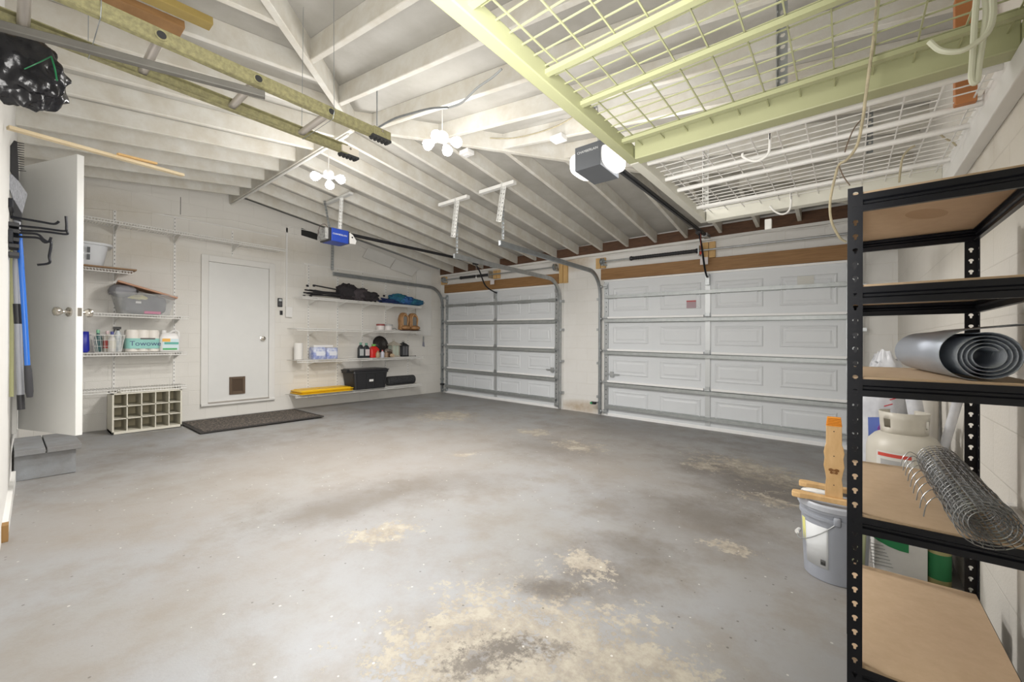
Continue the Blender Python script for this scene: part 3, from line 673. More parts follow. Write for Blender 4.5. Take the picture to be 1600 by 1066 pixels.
#PART2
# ------------------------------------------------------------------ wire shelves on the back wall
def wire_shelf(y0, y1, z, label, brackets, depth=.38, group=None):
    r = thing('wire_shelf', label, 'shelf', (WA, (y0+y1)/2, z), group); xf = WA+depth
    p = MB(); n_ = int((y1-y0)/.026)
    for k in range(n_+1):
        y = y0+(y1-y0)*k/n_; p.beam((WA+.01, y, z), (xf, y, z), .0035, .0035); p.beam((xf, y, z+.001), (xf, y, z-.032), .0045, .0045, up=(0, 1, 0))
    p.build('cross_wires', M_wire, r)
    p = MB()
    for x_, z_, rr in ((WA+.012, z-.004, .004), (WA+.15, z-.004, .0035), (WA+.27, z-.004, .0035), (xf, z-.002, .0058), (xf, z-.034, .0065)):
        p.tube([(x_, y0, z_), (x_, y1, z_)], rr, 6)
    p.build('long_wires', M_wire, r)
    for y in brackets:
        p = MB(); a_ = (WA+.012, y-.006, z-.008)
        p.prism([(WA+.012, y-.005, z-.006), (xf-.02, y-.005, z-.006), (xf-.02, y-.005, z-.022), (WA+.012, y-.005, z-.10)], (0, .01, 0)); p.build('bracket', M_wire, r)
    return r
def standard(y, z0, z1, label):
    r = thing('shelf_standard', label, 'shelf upright', (WA, y, z0))
    p = MB(); p.box(WA, WA+.012, y-.013, y+.013, z0, z1); p.mi = 1; n_ = int((z1-z0)/.05)
    for k in range(n_):
        z = z0+.03+k*.05; p.box(WA+.012, WA+.0126, y-.004, y+.004, z, z+.018)
    p.build('channel', [M_wire, mat('slot_dark', (.22, .21, .2), .7)], r)
LY = (.853, 1.445, 2.12); RY = (3.24, 3.756, 4.246, 4.75, 5.286)
for y, z0, z1, lab in ((LY[0], .42, 2.78, 'slotted upright behind the white laundry basket'), (LY[1], .42, 2.78, 'slotted upright left of the flap door, at the cubby end'), (LY[2], 2.36, 2.74, 'short slotted upright above the flap door')):
    standard(y, z0, z1, lab)
for y, lab in zip(RY, ('leftmost slotted upright of the shelves right of the door', 'second slotted upright from the door side, by the tote lid end', 'middle slotted upright of the five right of the door', 'fourth slotted upright right of the door, behind the round pan', 'rightmost slotted upright, nearest the garage doors')):
    standard(y, .14, 2.40, lab)
tag(MB().box(WA, WA+.014, RY[0]-.08, RY[-1]+.1, 2.395, 2.42).build('hang_rail', M_wire), 'white rail across the tops of the right shelf uprights', 'rail', base=(WA, 4.2, 2.395))
tag(MB().box(WA, WA+.014, .12, 2.75, 2.775, 2.79).build('hang_rail', M_wire), 'white rail over the long top shelf by the door', 'rail', base=(WA, 1.4, 2.775))
wire_shelf(.12, 2.72, 2.52, 'long empty wire shelf above the flap door, highest on the wall', LY)
wire_shelf(.12, .97, 1.94, 'short wire shelf under the laundry basket and brown board', LY[:1])
wire_shelf(.12, 1.52, 1.42, 'wire shelf carrying the clear tote', LY[:2])
wire_shelf(.12, 1.50, .955, 'wire shelf carrying towels pack and cleaning bottles', LY[:2])
wire_shelf(.12, .835, .515, 'low wire shelf half hidden behind the open door', LY[:1])
wire_shelf(.87, 1.50, .515, 'low empty wire shelf right over the cubby unit', LY[1:2])
wire_shelf(2.98, 5.34, 1.82, 'upper right wire shelf carrying the folded camp chairs', RY)
wire_shelf(2.90, 5.34, 1.31, 'right wire shelf with paint cans and brown boots', RY)
wire_shelf(2.90, 5.40, .795, 'right wire shelf with bottles, pan and lanterns', RY)
wire_shelf(2.88, 5.36, .24, 'lowest right wire shelf under the black tote', RY)
p = MB()
tag(MB().box(WA+.03, WA+.43, .12, 1.0, 1.946, 1.962).build('shelf_board', mat('brown_board', (.30, .18, .09), .6, var=.1, scale=6), None, bevel=.002), 'brown board lying on the short wire shelf', 'board', base=(WA+.2, .5, 1.946))

def rrect(w_, d_, r_, n=5):
    out = []
    for cx, cy, a0 in ((w_/2-r_, d_/2-r_, 0), (-w_/2+r_, d_/2-r_, 90), (-w_/2+r_, -d_/2+r_, 180), (w_/2-r_, -d_/2+r_, 270)):
        for k in range(n): a_ = math.radians(a0+90*k/(n-1)); out.append((cx+r_*math.cos(a_), cy+r_*math.sin(a_)))
    return out
def loft(p, c, levels, open_top=False, rot=0., open_bot=False):
    """levels: (z, width_x, depth_y, corner radius)"""
    vs = []; n = 20; fs = []; cr, sr = math.cos(rot), math.sin(rot)
    for z, w_, d_, r_ in levels:
        for x, y in rrect(w_, d_, r_): vs.append((c[0]+x*cr-y*sr, c[1]+x*sr+y*cr, c[2]+z))
    for i in range(len(levels)-1):
        for j in range(n): fs.append((i*n+j, i*n+(j+1) % n, (i+1)*n+(j+1) % n, (i+1)*n+j))
    if not open_bot: fs.append(tuple(reversed(range(n))))
    if not open_top: fs.append(tuple(range((len(levels)-1)*n, len(levels)*n)))
    p.add(vs, fs); return p
def bottle(name, c, r_, h_, col, cap, lab_, label, cat='bottle', lcol=None, handle=False, square=False, rot=0, capk='screw'):
    r = thing(name, label, cat, c); p = MB(); M1 = mat('plastic_%s' % name+str(col), col, .35)
    if square: loft(p, c, [(0, r_*1.5, r_*2, .3*r_), (h_*.02, r_*1.6, r_*2.1, .35*r_), (h_*.62, r_*1.6, r_*2.1, .35*r_), (h_*.8, r_*1.1, r_*1.2, .35*r_), (h_*.86, r_*.6, r_*.6, .29*r_)])
    else: p.lathe([(r_*.92, 0), (r_, .006), (r_, h_*.6), (r_*.8, h_*.72), (r_*.38, h_*.82), (r_*.36, h_*.86)], c, (0, 0, 1), 18)
    bd_ = p.build('body', M1, r, True)
    p = MB()
    if capk == 'spray':
        z = c[2]+h_; p.lathe([(r_*.4, 0), (r_*.42, h_*.07)], (c[0], c[1], c[2]+h_*.85), (0, 0, 1), 12)
        p.box(c[0]-.008, c[0]+.03, c[1]-.045, c[1]+.025, z-.03, z); p.prism([(c[0], c[1]-.04, z-.03), (c[0], c[1]-.02, z-.03), (c[0], c[1]-.035, z-.075), (c[0], c[1]-.045, z-.075)], (.008, 0, 0))
    else: p.lathe([(r_*.45, 0), (r_*.47, h_*.12), (r_*.4, h_*.15)], (c[0], c[1], c[2]+h_*.85), (0, 0, 1), 14)
    p.build('cap', mat('cap_'+str(cap), cap, .4), r, True)
    if lcol:
        p = MB()
        if square: p.box(c[0]+r_*.8, c[0]+r_*.82, c[1]-r_*.8, c[1]+r_*.8, c[2]+h_*.15, c[2]+h_*.58)
        else:
            p.lathe([(r_*1.015, h_*.16), (r_*1.015, h_*.55)], c, (0, 0, 1), 18, False)
        p.build('paper_label', mat('label_'+str(lcol), lcol, .6), bd_, not square)
    return r
def YZ(px, py, x=-6.82): q = P(px, py, 'x', x); return q.y, q.z

# laundry basket
c = (WA+.22, .46, 1.963); r = thing('laundry_basket', 'white plastic laundry basket with slotted sides on the brown board', 'basket', c)
p = MB(); loft(p, c, [(0, .30, .50, .06), (.01, .31, .52, .07), (.24, .36, .60, .09), (.24, .42, .68, .11), (.262, .42, .68, .11), (.262, .36, .6, .09)], True)
p.build('tub', mat('basket_white', (.72, .74, .77), .4), r, True, solid=.004)
p = MB()
for k, yy in enumerate((-.16, -.11, -.02, .03, .08, .13)):
    for za in (.06, .14): p.prism([(c[0]+.158+za*.2, c[1]+yy-.012, c[2]+za), (c[0]+.158+za*.2, c[1]+yy+.012, c[2]+za), (c[0]+.17+za*.2, c[1]+yy+.012, c[2]+za+.06), (c[0]+.17+za*.2, c[1]+yy-.012, c[2]+za+.06)], (.012, 0, 0))
p.build('slot_pattern', mat('slot_grey', (.14, .15, .16), .7), r)
p = MB(); p.box(c[0]+.20, c[0]+.214, c[1]-.25, c[1]+.02, c[2]+.245, c[2]+.268); p.build('handle_grip', mat('navy_grip', (.10, .14, .28), .5), r, bevel=.003)

# clear tote with clothes
c = (WA+.22, 1.10, 1.427); r = thing('clear_tote', 'clear plastic tote stuffed with grey cloth and a tilted brown lid', 'tote', c)
p = MB(); loft(p, c, [(0, .30, .46, .03), (.24, .36, .58, .04), (.24, .39, .61, .045), (.255, .39, .61, .045)], True); p.build('tub', mat('clear_plastic', (.70, .72, .72), .12, alpha=.2), r, True, solid=.003)
p = MB(); p.blob((c[0]-.01, c[1], c[2]+.125), (.135, .205, .118), 14, .10, 4, 3, .55); p.build('folded_cloth', mat('grey_cloth', (.17, .17, .20), .8, scale=8, col2=(.07, .07, .09)), r, True)
p = MB(); p.blob((c[0]+.03, c[1]-.06, c[2]+.20), (.11, .12, .045), 10, .25, 5, 9); p.build('yellow_wrap', mat('yellow_wrap', (.62, .55, .16), .3, scale=12, col2=(.5, .48, .35)), r, True)
B(c[0]+.11, c[0]+.135, c[1]-.02, c[1]+.14, c[2]+.008, c[2]+.04).build('pink_item', mat('pink_plastic', (.72, .03, .25), .5), r, bevel=.004)
B(c[0]+.147, c[0]+.151, c[1]-.10, c[1]-.05, c[2]+.13, c[2]+.155).build('paper_tag', M_white, r)
p = MB(); p.beam((c[0]-.02, c[1]-.25, c[2]+.385), (c[0]+.02, c[1]+.31, c[2]+.225), .36, .022); p.build('lid', mat('lid_brown', (.50, .27, .17), .5), r, bevel=.006)
p = MB(); p.blob((c[0]+.02, c[1]-.20, c[2]+.28), (.13, .13, .075), 12, .18, 3, 5, .8); p.build('shoe', mat('grey_rubber', (.26, .26, .28), .6), r, True)

# cleaning goods shelf
z = .963
q = MB(); cb = (WA+.26, .765, z)
r = thing('wire_basket', 'wire basket holding spray bottles between blue bag and towels pack', 'basket', cb)
p = MB()
for (zz, w_, d_) in ((0.002, .18, .23), (.07, .19, .25), (.14, .20, .27), (.20, .21, .29)): 
    rr_ = [(cb[0]+a_, cb[1]+b__, cb[2]+zz) for a_, b__ in rrect(w_, d_, .03)]; p.tube(rr_, .0045 if zz > .19 else .002, 6, closed=True)
lo = rrect(.18, .23, .03); hi = rrect(.21, .29, .03)
for k in range(20): p.tube([(cb[0]+lo[k][0], cb[1]+lo[k][1], cb[2]), (cb[0]+hi[k][0], cb[1]+hi[k][1], cb[2]+.2)], .0018, 5)
for k in range(1, 8):
    for s_ in (-1, 1): p.tube([(cb[0]+s_*.09, cb[1]-.115+.23*k/8, cb[2]), (cb[0]+s_*.105, cb[1]-.145+.29*k/8, cb[2]+.2)], .0018, 5)
p.build('wires', M_wire, r)
bottle('spray_bottle', (WA+.22, .69, z+.004), .035, .26, (.05, .12, .12), (.25, .55, .35), None, 'dark teal bottle with green cap in the wire basket')
bottle('spray_bottle', (WA+.22, .77, z+.004), .036, .25, (.75, .70, .60), (.75, .6, .6), None, 'cream bottle with red label in the wire basket', lcol=(.65, .12, .10))
bottle('spray_bottle', (WA+.31, .80, z+.004), .034, .24, (.72, .70, .66), (.08, .09, .28), None, 'white bottle with navy cap at the front of the wire basket', lcol=(.72, .7, .62))
bottle('spray_bottle', (WA+.24, .86, z+.004), .036, .30, (.62, .66, .68), (.02, .02, .02), None, 'translucent spray bottle with black trigger in the wire basket', capk='spray')
c = (WA+.24, .50, z); r = thing('blue_bag', 'bright blue bag beside the open door edge on the shelf', 'bag', c)
p = MB(); loft(p, c, [(0, .18, .20, .03), (.02, .20, .23, .04), (.20, .17, .22, .03), (.24, .10, .22, .02)]); p.build('body', mat('bag_blue', (.02, .03, .42), .4, var=.3, scale=10), r, True)
c = (WA+.24, 1.075, z); r = thing('towel_pack', 'white pack of paper towel rolls with teal band', 'paper towels', c)
p = MB()
for dy in (-.097, 0, .097): p.lathe([(.04, 0), (.062, .004), (.064, .25), (.055, .27), (.02, .272)], (c[0]+.055, c[1]+dy, c[2]), (0, 0, 1), 20)
loft(p, (c[0]-.02, c[1], c[2]), [(0, .20, .30, .05), (.26, .20, .30, .05), (.27, .18, .28, .05)]); p.build('wrapped_rolls', mat('towel_white', (.80, .76, .70), .5), r, True)
p = MB(); loft(p, (c[0]+.0, c[1], c[2]), [(.04, .245, .318, .05), (.165, .245, .318, .05)], True, open_bot=True); tb_ = p.build('teal_band', mat('teal_band', (.30, .62, .56), .45, var=.15, scale=8), r, True)
text('lettering', 'Towowe', .082, (c[0]+.124, c[1]+.02, c[2]+.10), (0, 1, 0), (0, 0, 1), mat('print_navy', (.05, .08, .2), .5), tb_)
B(c[0]+.122, c[0]+.125, c[1]-.03, c[1]+.11, c[2]+.153, c[2]+.170).build('brand_strip', mat('print_dark', (.08, .08, .08), .5), tb_)
c = (WA+.27, 1.34, z); r = thing('cleaner_jug', 'white handled jug of cleaner with green and orange label', 'jug', c)
p = MB(); loft(p, c, [(0, .11, .20, .03), (.01, .12, .21, .035), (.17, .12, .21, .035), (.225, .10, .17, .035), (.24, .07, .12, .03)]); p.build('body', mat('jug_white', (.80, .79, .77), .4), r, True)
p = MB(); p.tube(curve_pts([(c[0], c[1]+.0, c[2]+.235), (c[0], c[1]+.05, c[2]+.272), (c[0], c[1]+.095, c[2]+.25), (c[0], c[1]+.098, c[2]+.17)]), .013, 8); p.build('handle', MATS['jug_white'], r, True)
p = MB(); p.lathe([(.026, 0), (.027, .04), (.022, .045)], (c[0], c[1]-.055, c[2]+.23), (0, 0, 1), 14); p.build('cap', MATS['jug_white'], r, True)
X = c[0]+.061
jl_ = B(X, X+.001, c[1]-.075, c[1]+.085, c[2]+.02, c[2]+.16).build('paper_label', mat('label_pale', (.62, .76, .80), .5), r)
B(X+.001, X+.002, c[1]-.075, c[1]+.07, c[2]+.02, c[2]+.042).build('green_band', mat('label_green', (.07, .42, .14), .5), jl_)
B(X+.001, X+.002, c[1]-.08, c[1]-.0, c[2]+.125, c[2]+.165).build('orange_flash', mat('label_orange', (.85, .45, .08), .5), jl_)
B(X+.001, X+.002, c[1]-.06, c[1]+.085, c[2]+.09, c[2]+.12).build('teal_flash', mat('label_teal', (.12, .42, .36), .5), jl_)

# cubby unit
c = (-6.82, 1.11, 0); r = thing('cubby_organizer', 'cream cubby unit with fifteen compartments under the low shelf', 'shelf unit', c)
xa, xb, ya, yb_, zt_ = -7.00, -6.63, .785, 1.435, .475; th = .012
M_cub = mat('cubby_cream', (.70, .67, .57), .5, var=.04)
p = MB(); p.box(xa, xb, ya, ya+th*1.4, 0, zt_); p.box(xa, xb, yb_-th*1.4, yb_, 0, zt_); p.box(xa, xb, ya, yb_, zt_-th, zt_); p.box(xa, xb, ya, yb_, 0.0, .03); p.build('case', M_cub, r, bevel=.002)
B(xa, xa+.006, ya, yb_, 0, zt_).build('back_panel', mat('cubby_back', (.55, .49, .34), .7), r)
for k in range(1, 5): yy = ya+(yb_-ya)*k/5; B(xa+.006, xb-.002, yy-.005, yy+.005, .03, zt_-th).build('divider', M_cub, r)
for k in range(1, 3): zz = .03+(zt_-.04)*k/3; B(xa+.006, xb-.002, ya+.015, yb_-.015, zz-.005, zz+.005).build('shelf', M_cub, r)

# ------------------------------------------------------------------ goods on the right-hand wire shelves
X_ = WA+.22
def rod(p, a, b_, rr=.012): p.tube([a, b_], rr, 7)
zc = 1.826
def camp_chair(name, px0, px1, fx0, label, m1, m2, h_, seed):
    y0, _ = YZ(px0, 470, X_+.05); y1, _ = YZ(px1, 470, X_+.05); yf, _ = YZ(fx0, 470, X_+.05)
    r = thing(name, label, 'folding chair', (X_, (y0+y1)/2, zc)); p = MB(); rs = random.Random(seed)
    for k in range(11):
        za = zc+.018+rs.random()*h_*.8; zb_ = zc+.018+rs.random()*h_*.55; xa_ = X_-.06+rs.random()*.2
        rod(p, (xa_, y0+rs.random()*.12, za), (X_-.05+rs.random()*.16, y1-.10, zb_), .012)
    p.build('frame', m1, r, True)
    rr_ = random.Random(seed+5)
    for k in range(3):
        cy = yf+(y1-yf)*(.25+.27*k); p = MB(); p.blob((X_+.02+.03*k, cy, zc+.012+h_*(.56-.10*k)), (.13, (y1-yf)*.27, h_*(.56-.10*k)), 14, .34, 3.6, seed+k, .75)
        p.build('fabric', m2 if k != 1 else mat('fabric_mix_%s' % seed, tuple(v*1.7+.01 for v in m2.node_tree.nodes['Principled BSDF'].inputs[0].default_value[:3]), .85, var=.3, scale=12), r, True)
    for k in range(4):
        p = MB(); p.lathe([(.018, 0), (.018, .03)], (X_-.05+.05*k, y0+.0+.03*k, zc+.02+(h_*.7 if k % 2 else 0)), (0, 1, .02), 8); p.build('foot', M_blackp, r, True)
    return r
camp_chair('camp_chair', 478, 584, 530, 'folded black camp chairs bundle on the upper right shelf', M_blackp, mat('black_fabric', (.035, .028, .032), .9, scale=10, col2=(.02, .018, .02)), .24, 4)
camp_chair('camp_chair', 590, 655, 612, 'folded blue camp chair on the upper right shelf', mat('navy_steel', (.02, .035, .12), .4), mat('blue_fabric', (.015, .07, .20), .85, scale=9, col2=(.02, .16, .20)), .17, 11)
# paint cans
z = 1.318
for px0, px1, top, lab in ((589, 600, (.30, .06, .06), 'small white can with dark red lid beside the boots'), (601, 612, (.42, .42, .42), 'small white can with grey lid beside the boots')):
    ya_, _ = YZ(px0, 510); yb2, _ = YZ(px1, 510); rr_ = (yb2-ya_)/2; c = (-6.82, (ya_+yb2)/2, z); r = thing('paint_can', lab, 'paint can', c)
    MB().lathe([(rr_, 0), (rr_, .10)], c, (0, 0, 1), 18).build('can', mat('can_white', (.72, .68, .66), .4), r, True); MB().lathe([(rr_*1.03, .08), (rr_*1.05, .11), (rr_*.8, .114)], c, (0, 0, 1), 18).build('lid', mat('lid'+str(top), top, .4), r, True)
ya_, _ = YZ(611, 514); yb2, _ = YZ(620, 514); r = MB().tube(curve_pts([(-6.82, ya_, z+.012), (-6.80, (ya_+yb2)/2, z+.04), (-6.82, yb2, z+.012)]), .008, 7).build('metal_clip', M_galvd, None, True); tag(r, 'small curved dark clip between cans and boots', 'clip', base=(-6.82, ya_, z))
# boots
for i, (px0, px1, lab) in enumerate(((625, 639, 'tan leather boot, left one by the paint cans'), (639, 654, 'tan leather boot, right one toward the garage door'))):
    ya_, _ = YZ(px0, 510); yb2, _ = YZ(px1, 510); cy = (ya_+yb2)/2; hw_ = (yb2-ya_)/2; cx = -6.84; r = thing('boot', lab, 'boot', (cx, cy, z))
    p = MB(); loft(p, (cx-.02, cy, z), [(.02, .13, hw_*1.8, .03), (.12, .12, hw_*1.7, .03), (.22, .13, hw_*1.85, .03), (.30, .115, hw_*1.6, .03), (.345, .08, hw_*1.05, .02), (.36, .04, hw_*.5, .01)]); p.blob((cx+.06, cy, z+.06), (.09, hw_*.92, .05), 10)
    up_ = p.build('upper', mat('tan_leather', (.42, .22, .09), .55, var=.3, scale=14), r, True)
    p = MB(); p.blob((cx+.045, cy, z+.012), (.13, hw_*.98, .013), 8); p.build('sole', mat('dark_sole', (.08, .035, .02), .7), r, True)
    p = MB(); p.tube(curve_pts([(cx+.05, cy-hw_*.5, z+.1), (cx+.06, cy-hw_*.6, z+.25), (cx+.045, cy, z+.33), (cx+.06, cy+hw_*.6, z+.25), (cx+.05, cy+hw_*.5, z+.1)]), .008, 6); p.build('welt', mat('light_tan', (.60, .38, .20), .5), up_, True)
    p = MB(); p.box(cx+.041, cx+.05, cy-hw_*.35, cy+hw_*.35, z+.10, z+.28); p.build('tongue', mat('boot_grey', (.20, .20, .19), .6), up_, bevel=.003)
# lower shelf goods
z = .802
y_, _ = YZ(467, 550, -6.88); r = thing('paper_towel_roll', 'white upright roll at the left end of the shelf', 'paper roll', (-6.90, y_, z))
MB().lathe([(.02, 0), (.065, .002), (.067, .27), (.02, .272)], (-6.90, y_, z), (0, 0, 1), 22).build('roll', mat('roll_white', (.80, .78, .74), .8), r, True); MB().lathe([(.018, .2725), (.018, .276)], (-6.9, y_, z), (0, 0, 1), 14).build('core', mat('card', (.45, .36, .25), .8), r, True)
ya_, _ = YZ(487, 550, -6.85); ym, _ = YZ(508, 550, -6.85); yb2, _ = YZ(526, 550, -6.85); M_wrap = mat('wrap_blue', (.10, .16, .50), .4, scale=10, col2=(.70, .73, .80))
for a_, b__, lab, h_ in ((ya_, ym, 'blue and white wrapped roll pack, left half by the white roll', .20), (ym, yb2, 'blue and white wrapped roll pack, right half', .19)):
    c = (-6.88, (a_+b__)/2, z); r = thing('tissue_pack', lab, 'tissue pack', c); w2 = (b__-a_)
    p = MB(); loft(p, c, [(0, .18, w2*.97, .03), (.03, .20, w2*.98, .04), (h_*.85, .20, w2*.98, .04), (h_, .17, w2*.9, .04)]); p.build('pack', M_wrap, r, True)
    p = MB(); p.box(c[0]+.1, c[0]+.102, c[1]-w2*.3, c[1]+w2*.3, z+.06, z+.13); p.build('paper_label', mat('pack_white', (.74, .76, .82), .5), r)
r = thing('box_lid', 'thin white carton lying on the blue roll packs', 'carton', (-6.88, (ya_+yb2)/2-.04, z+.2)); p = MB(); p.box(-6.96, -6.82, ya_+.02, yb2-.08, z+.2, z+.235); p.build('carton', M_white, r, bevel=.003)
def bt(px0, px1, py, h_, *a, **k):
    q0, _ = YZ(px0, py); q1, _ = YZ(px1, py); return bottle('oil_bottle' if 'name' not in k else k.pop('name'), (-6.83+k.pop('dx', 0), (q0+q1)/2, z), (q1-q0)/2*.95, h_, *a, **k)
bt(560, 568, 550, .28, (.03, .035, .04), (.15, .35, .25), None, 'black bottle with green cap, leftmost of two beside the red bottle', lcol=(.45, .47, .47), square=True)
bt(568.5, 577, 550, .27, (.025, .03, .035), (.12, .30, .22), None, 'black bottle with white and pink label beside the red bottle', lcol=(.62, .55, .55), square=True)
bt(577.5, 591, 550, .25, (.60, .02, .015), (.15, .40, .08), None, 'red plastic bottle with bright green cap', square=True)
q0, q0z = YZ(595.5, 536, -6.98); r = thing('round_pan', 'round black pan leaning on the wall behind the red bottle', 'pan', (-6.98, q0, z))
p = MB(); ax = Vector((1, 0, .25)).normalized(); p.lathe([(.02, 0), (.15, .002), (.165, .02), (.165, .03), (.15, .012), (.02, .010)], (-7.02, q0, z+.24), ax, 32); pn_ = p.build('pan', mat('black_iron', (.015, .013, .012), .4), r, True)
p = MB()
for rr_ in (.05, .08, .11): p.lathe([(rr_, .0105), (rr_+.004, .0135), (rr_+.008, .0105)], (-7.02, q0, z+.24), ax, 32, False)
p.build('rings', mat('iron_edge', (.05, .045, .04), .35), pn_, True)
bt(583, 589, 556, .13, (.40, .30, .18), (.30, .18, .10), None, 'small amber jar in front of the red bottle', name='spice_jar', dx=.10)
bt(590.5, 596, 556, .14, (.55, .55, .62), (.5, .1, .1), None, 'small clear jar with red top in front of the pan', name='spice_jar', dx=.10)
bt(597, 603, 556, .12, (.30, .20, .13), (.35, .3, .25), None, 'small brown jar in front of the pan, nearest the basket of odds', name='spice_jar', dx=.08)
q0, _ = YZ(600, 552); q1, _ = YZ(612, 552); r = thing('brown_basket', 'dark brown wicker basket of odds and ends below the pan', 'basket', (-6.84, (q0+q1)/2, z))
p = MB(); loft(p, (-6.84, (q0+q1)/2, z), [(0, .12, (q1-q0)*.85, .03), (.09, .14, (q1-q0), .04), (.095, .12, (q1-q0)*.9, .03)], True); p.build('basket', mat('dark_wicker', (.12, .06, .035), .8, scale=40, col2=(.05, .03, .02), bump=.6), r, True, solid=.004)
p = MB(); rs = random.Random(3)
for k in range(7): p.blob((-6.85+rs.uniform(-.05, .06), (q0+q1)/2+rs.uniform(-.09, .09), z+.09+rs.uniform(0, .05)), (.035, .045, .03), 8, .2, 3, k)
p.build('contents', mat('mixed_odds', (.32, .26, .22), .5, scale=16, col2=(.06, .04, .03)), r, True)
q0, _ = YZ(613, 556, -6.74); tag(MB().lathe([(.022, -.03), (.034, -.028), (.034, .028), (.022, .03)], (-6.74, q0, z+.034), (1, .3, 0), 14).build('tape_roll', mat('tape_tan', (.60, .45, .30), .5), None, True), 'small tan tape roll at the shelf front', 'tape roll', base=(-6.74, q0, z))
def lantern(px0, px1, h_, col, lab, glass, roof):
    q0, _ = YZ(px0, 550, -6.86); q1, _ = YZ(px1, 550, -6.86); w_ = (q1-q0)*.8; c = (-6.95, (q0+q1)/2, z); r = thing('lantern', lab, 'lantern', c); m_ = mat('lan'+str(col), col, .5, var=.15, scale=20)
    p = MB(); loft(p, c, [(0, w_, w_, .01), (.02, w_, w_, .01), (.03, w_*.9, w_*.9, .01)]); p.build('base', m_, r)
    p = MB()
    for sx in (-1, 1):
        for sy in (-1, 1): p.box(c[0]+sx*w_*.42-.006, c[0]+sx*w_*.42+.006, c[1]+sy*w_*.42-.006, c[1]+sy*w_*.42+.006, z+.03, z+h_*.68)
        p.box(c[0]+sx*w_*.42-.003, c[0]+sx*w_*.42+.003, c[1]-.003, c[1]+.003, z+.03, z+h_*.68)
    p.build('frame', m_, r)
    p = MB(); loft(p, c, [(.03, w_*.78, w_*.78, .008), (h_*.68, w_*.78, w_*.78, .008)]); p.build('glass', glass, r)
    p = MB(); loft(p, c, [(h_*.68, w_*1.15, w_*1.15, .01), (h_*.71, w_*1.15, w_*1.15, .01), (h_*(.92 if roof else .82), w_*.15, w_*.15, .004), (h_*.96, w_*.12, w_*.12, .004)] if roof else [(h_*.68, w_*1.1, w_*1.1, .03), (h_*.72, w_*1.1, w_*1.1, .03), (h_*.84, w_*.7, w_*.7, .03), (h_*.93, w_*.25, w_*.25, .02), (h_*.97, w_*.2, w_*.2, .02)]); p.build('roof', m_, r)
    p = MB(); p.tube([(c[0], c[1]+.03*math.cos(t_), z+h_*.97+.022*math.sin(t_)) for t_ in np.linspace(0, PI, 8)], .003, 6); p.build('ring', m_, r, True)
lantern(611, 627, .33, (.50, .46, .38), 'larger cream lantern with pointed roof behind the basket', mat('pale_glass', (.45, .50, .42), .3), True)
lantern(627, 641, .30, (.02, .022, .025), 'black lantern at the right of the lantern shelf', mat('smoked_glass', (.12, .12, .13), .2), False)
q0, _ = YZ(641, 557); q1, _ = YZ(650, 557); tag(MB().tube([(-6.84, q0, z+.008), (-6.83, q1-.03, z+.008), (-6.83, q1, z+.008)], [.004, .004, .009], 8).build('screwdriver', M_blackp, None, True), 'thin dark tool lying at the shelf end by the black lantern', 'tool', base=(-6.84, q0, z))
# bottom shelf
z = .248
ya_, _ = YZ(457, 612, -6.9); yb2, _ = YZ(550, 612, -6.75)
for k, lab in enumerate(('yellow tote lid lying on the lowest shelf, under another', 'yellow tote lid on top of another on the lowest shelf')):
    c = (WA+.24, (ya_+yb2)/2+.01*k, z+.001+.034*k); r = thing('tote_lid', lab, 'lid', c)
    L1 = yb2-ya_-.04
    p = MB(); loft(p, c, [(0, .42, L1, .05), (.016, .43, L1+.01, .05), (.018, .37, L1-.06, .04), (.032, .36, L1-.07, .04)]); ld_ = p.build('lid', mat('bright_yellow', (.86, .52, .01), .4), r, bevel=.003)
    if k:
        p = MB()
        for s_ in (-1, 0, 1): p.box(c[0]-.12, c[0]+.12, c[1]+s_*L1*.28-.07, c[1]+s_*L1*.28+.07, c[2]+.032, c[2]+.037)
        p.build('raised_panel', MATS['bright_yellow'], ld_, bevel=.003)
ya_, _ = YZ(547, 600, -6.73); yb2, _ = YZ(604, 600, -6.73); c = (WA+.25, (ya_+yb2)/2, z+.001); L1 = yb2-ya_; r = thing('storage_tote', 'large black storage tote with small white label', 'tote', c)
p = MB(); H1 = .36; loft(p, c, [(0, .36, L1*.84, .04), (H1*.8, .40, L1*.93, .04), (H1*.8, .43, L1*.97, .04), (H1*.93, .43, L1*.97, .04)], True); p.build('tub', M_blackp, r, True, solid=.004)
p = MB(); loft(p, (c[0], c[1], c[2]), [(H1*.9, .45, L1, .05), (H1*.96, .46, L1*1.02, .05), (H1*.965, .42, L1*.95, .04), (H1, .40, L1*.9, .04)]); p.build('lid', mat('black_lid', (.03, .03, .033), .35), r, bevel=.003)
p = MB(); p.box(c[0]-.08, c[0]+.08, c[1]-L1*.56, c[1]-L1*.49, c[2]+H1*.88, c[2]+H1*.99); p.build('handle_latch', M_blackp, r, bevel=.004)
p = MB(); a_ = c[0]+.193; p.prism([(a_, c[1]-.04, c[2]+.13), (a_, c[1]+.04, c[2]+.13), (a_+.004, c[1]+.04, c[2]+.17), (a_+.004, c[1]-.04, c[2]+.17)], (.003, 0, 0)); p.build('paper_label', M_white, r)
for s_ in (-1, -.33, .33, 1):
    p = MB(); p.beam((c[0]+.183, c[1]+s_*L1*.36, c[2]+.03), (c[0]+.2, c[1]+s_*L1*.38, c[2]+H1*.76), .012, .02, up=(0, 1, 0)); p.build('rib', M_blackp, r)
ya_, _ = YZ(606, 590, -6.85); yb2, _ = YZ(646, 590, -6.85); r = thing('rubber_mat_roll', 'dark rolled rubber mat lying right of the black tote', 'mat', (-6.85, (ya_+yb2)/2, z))
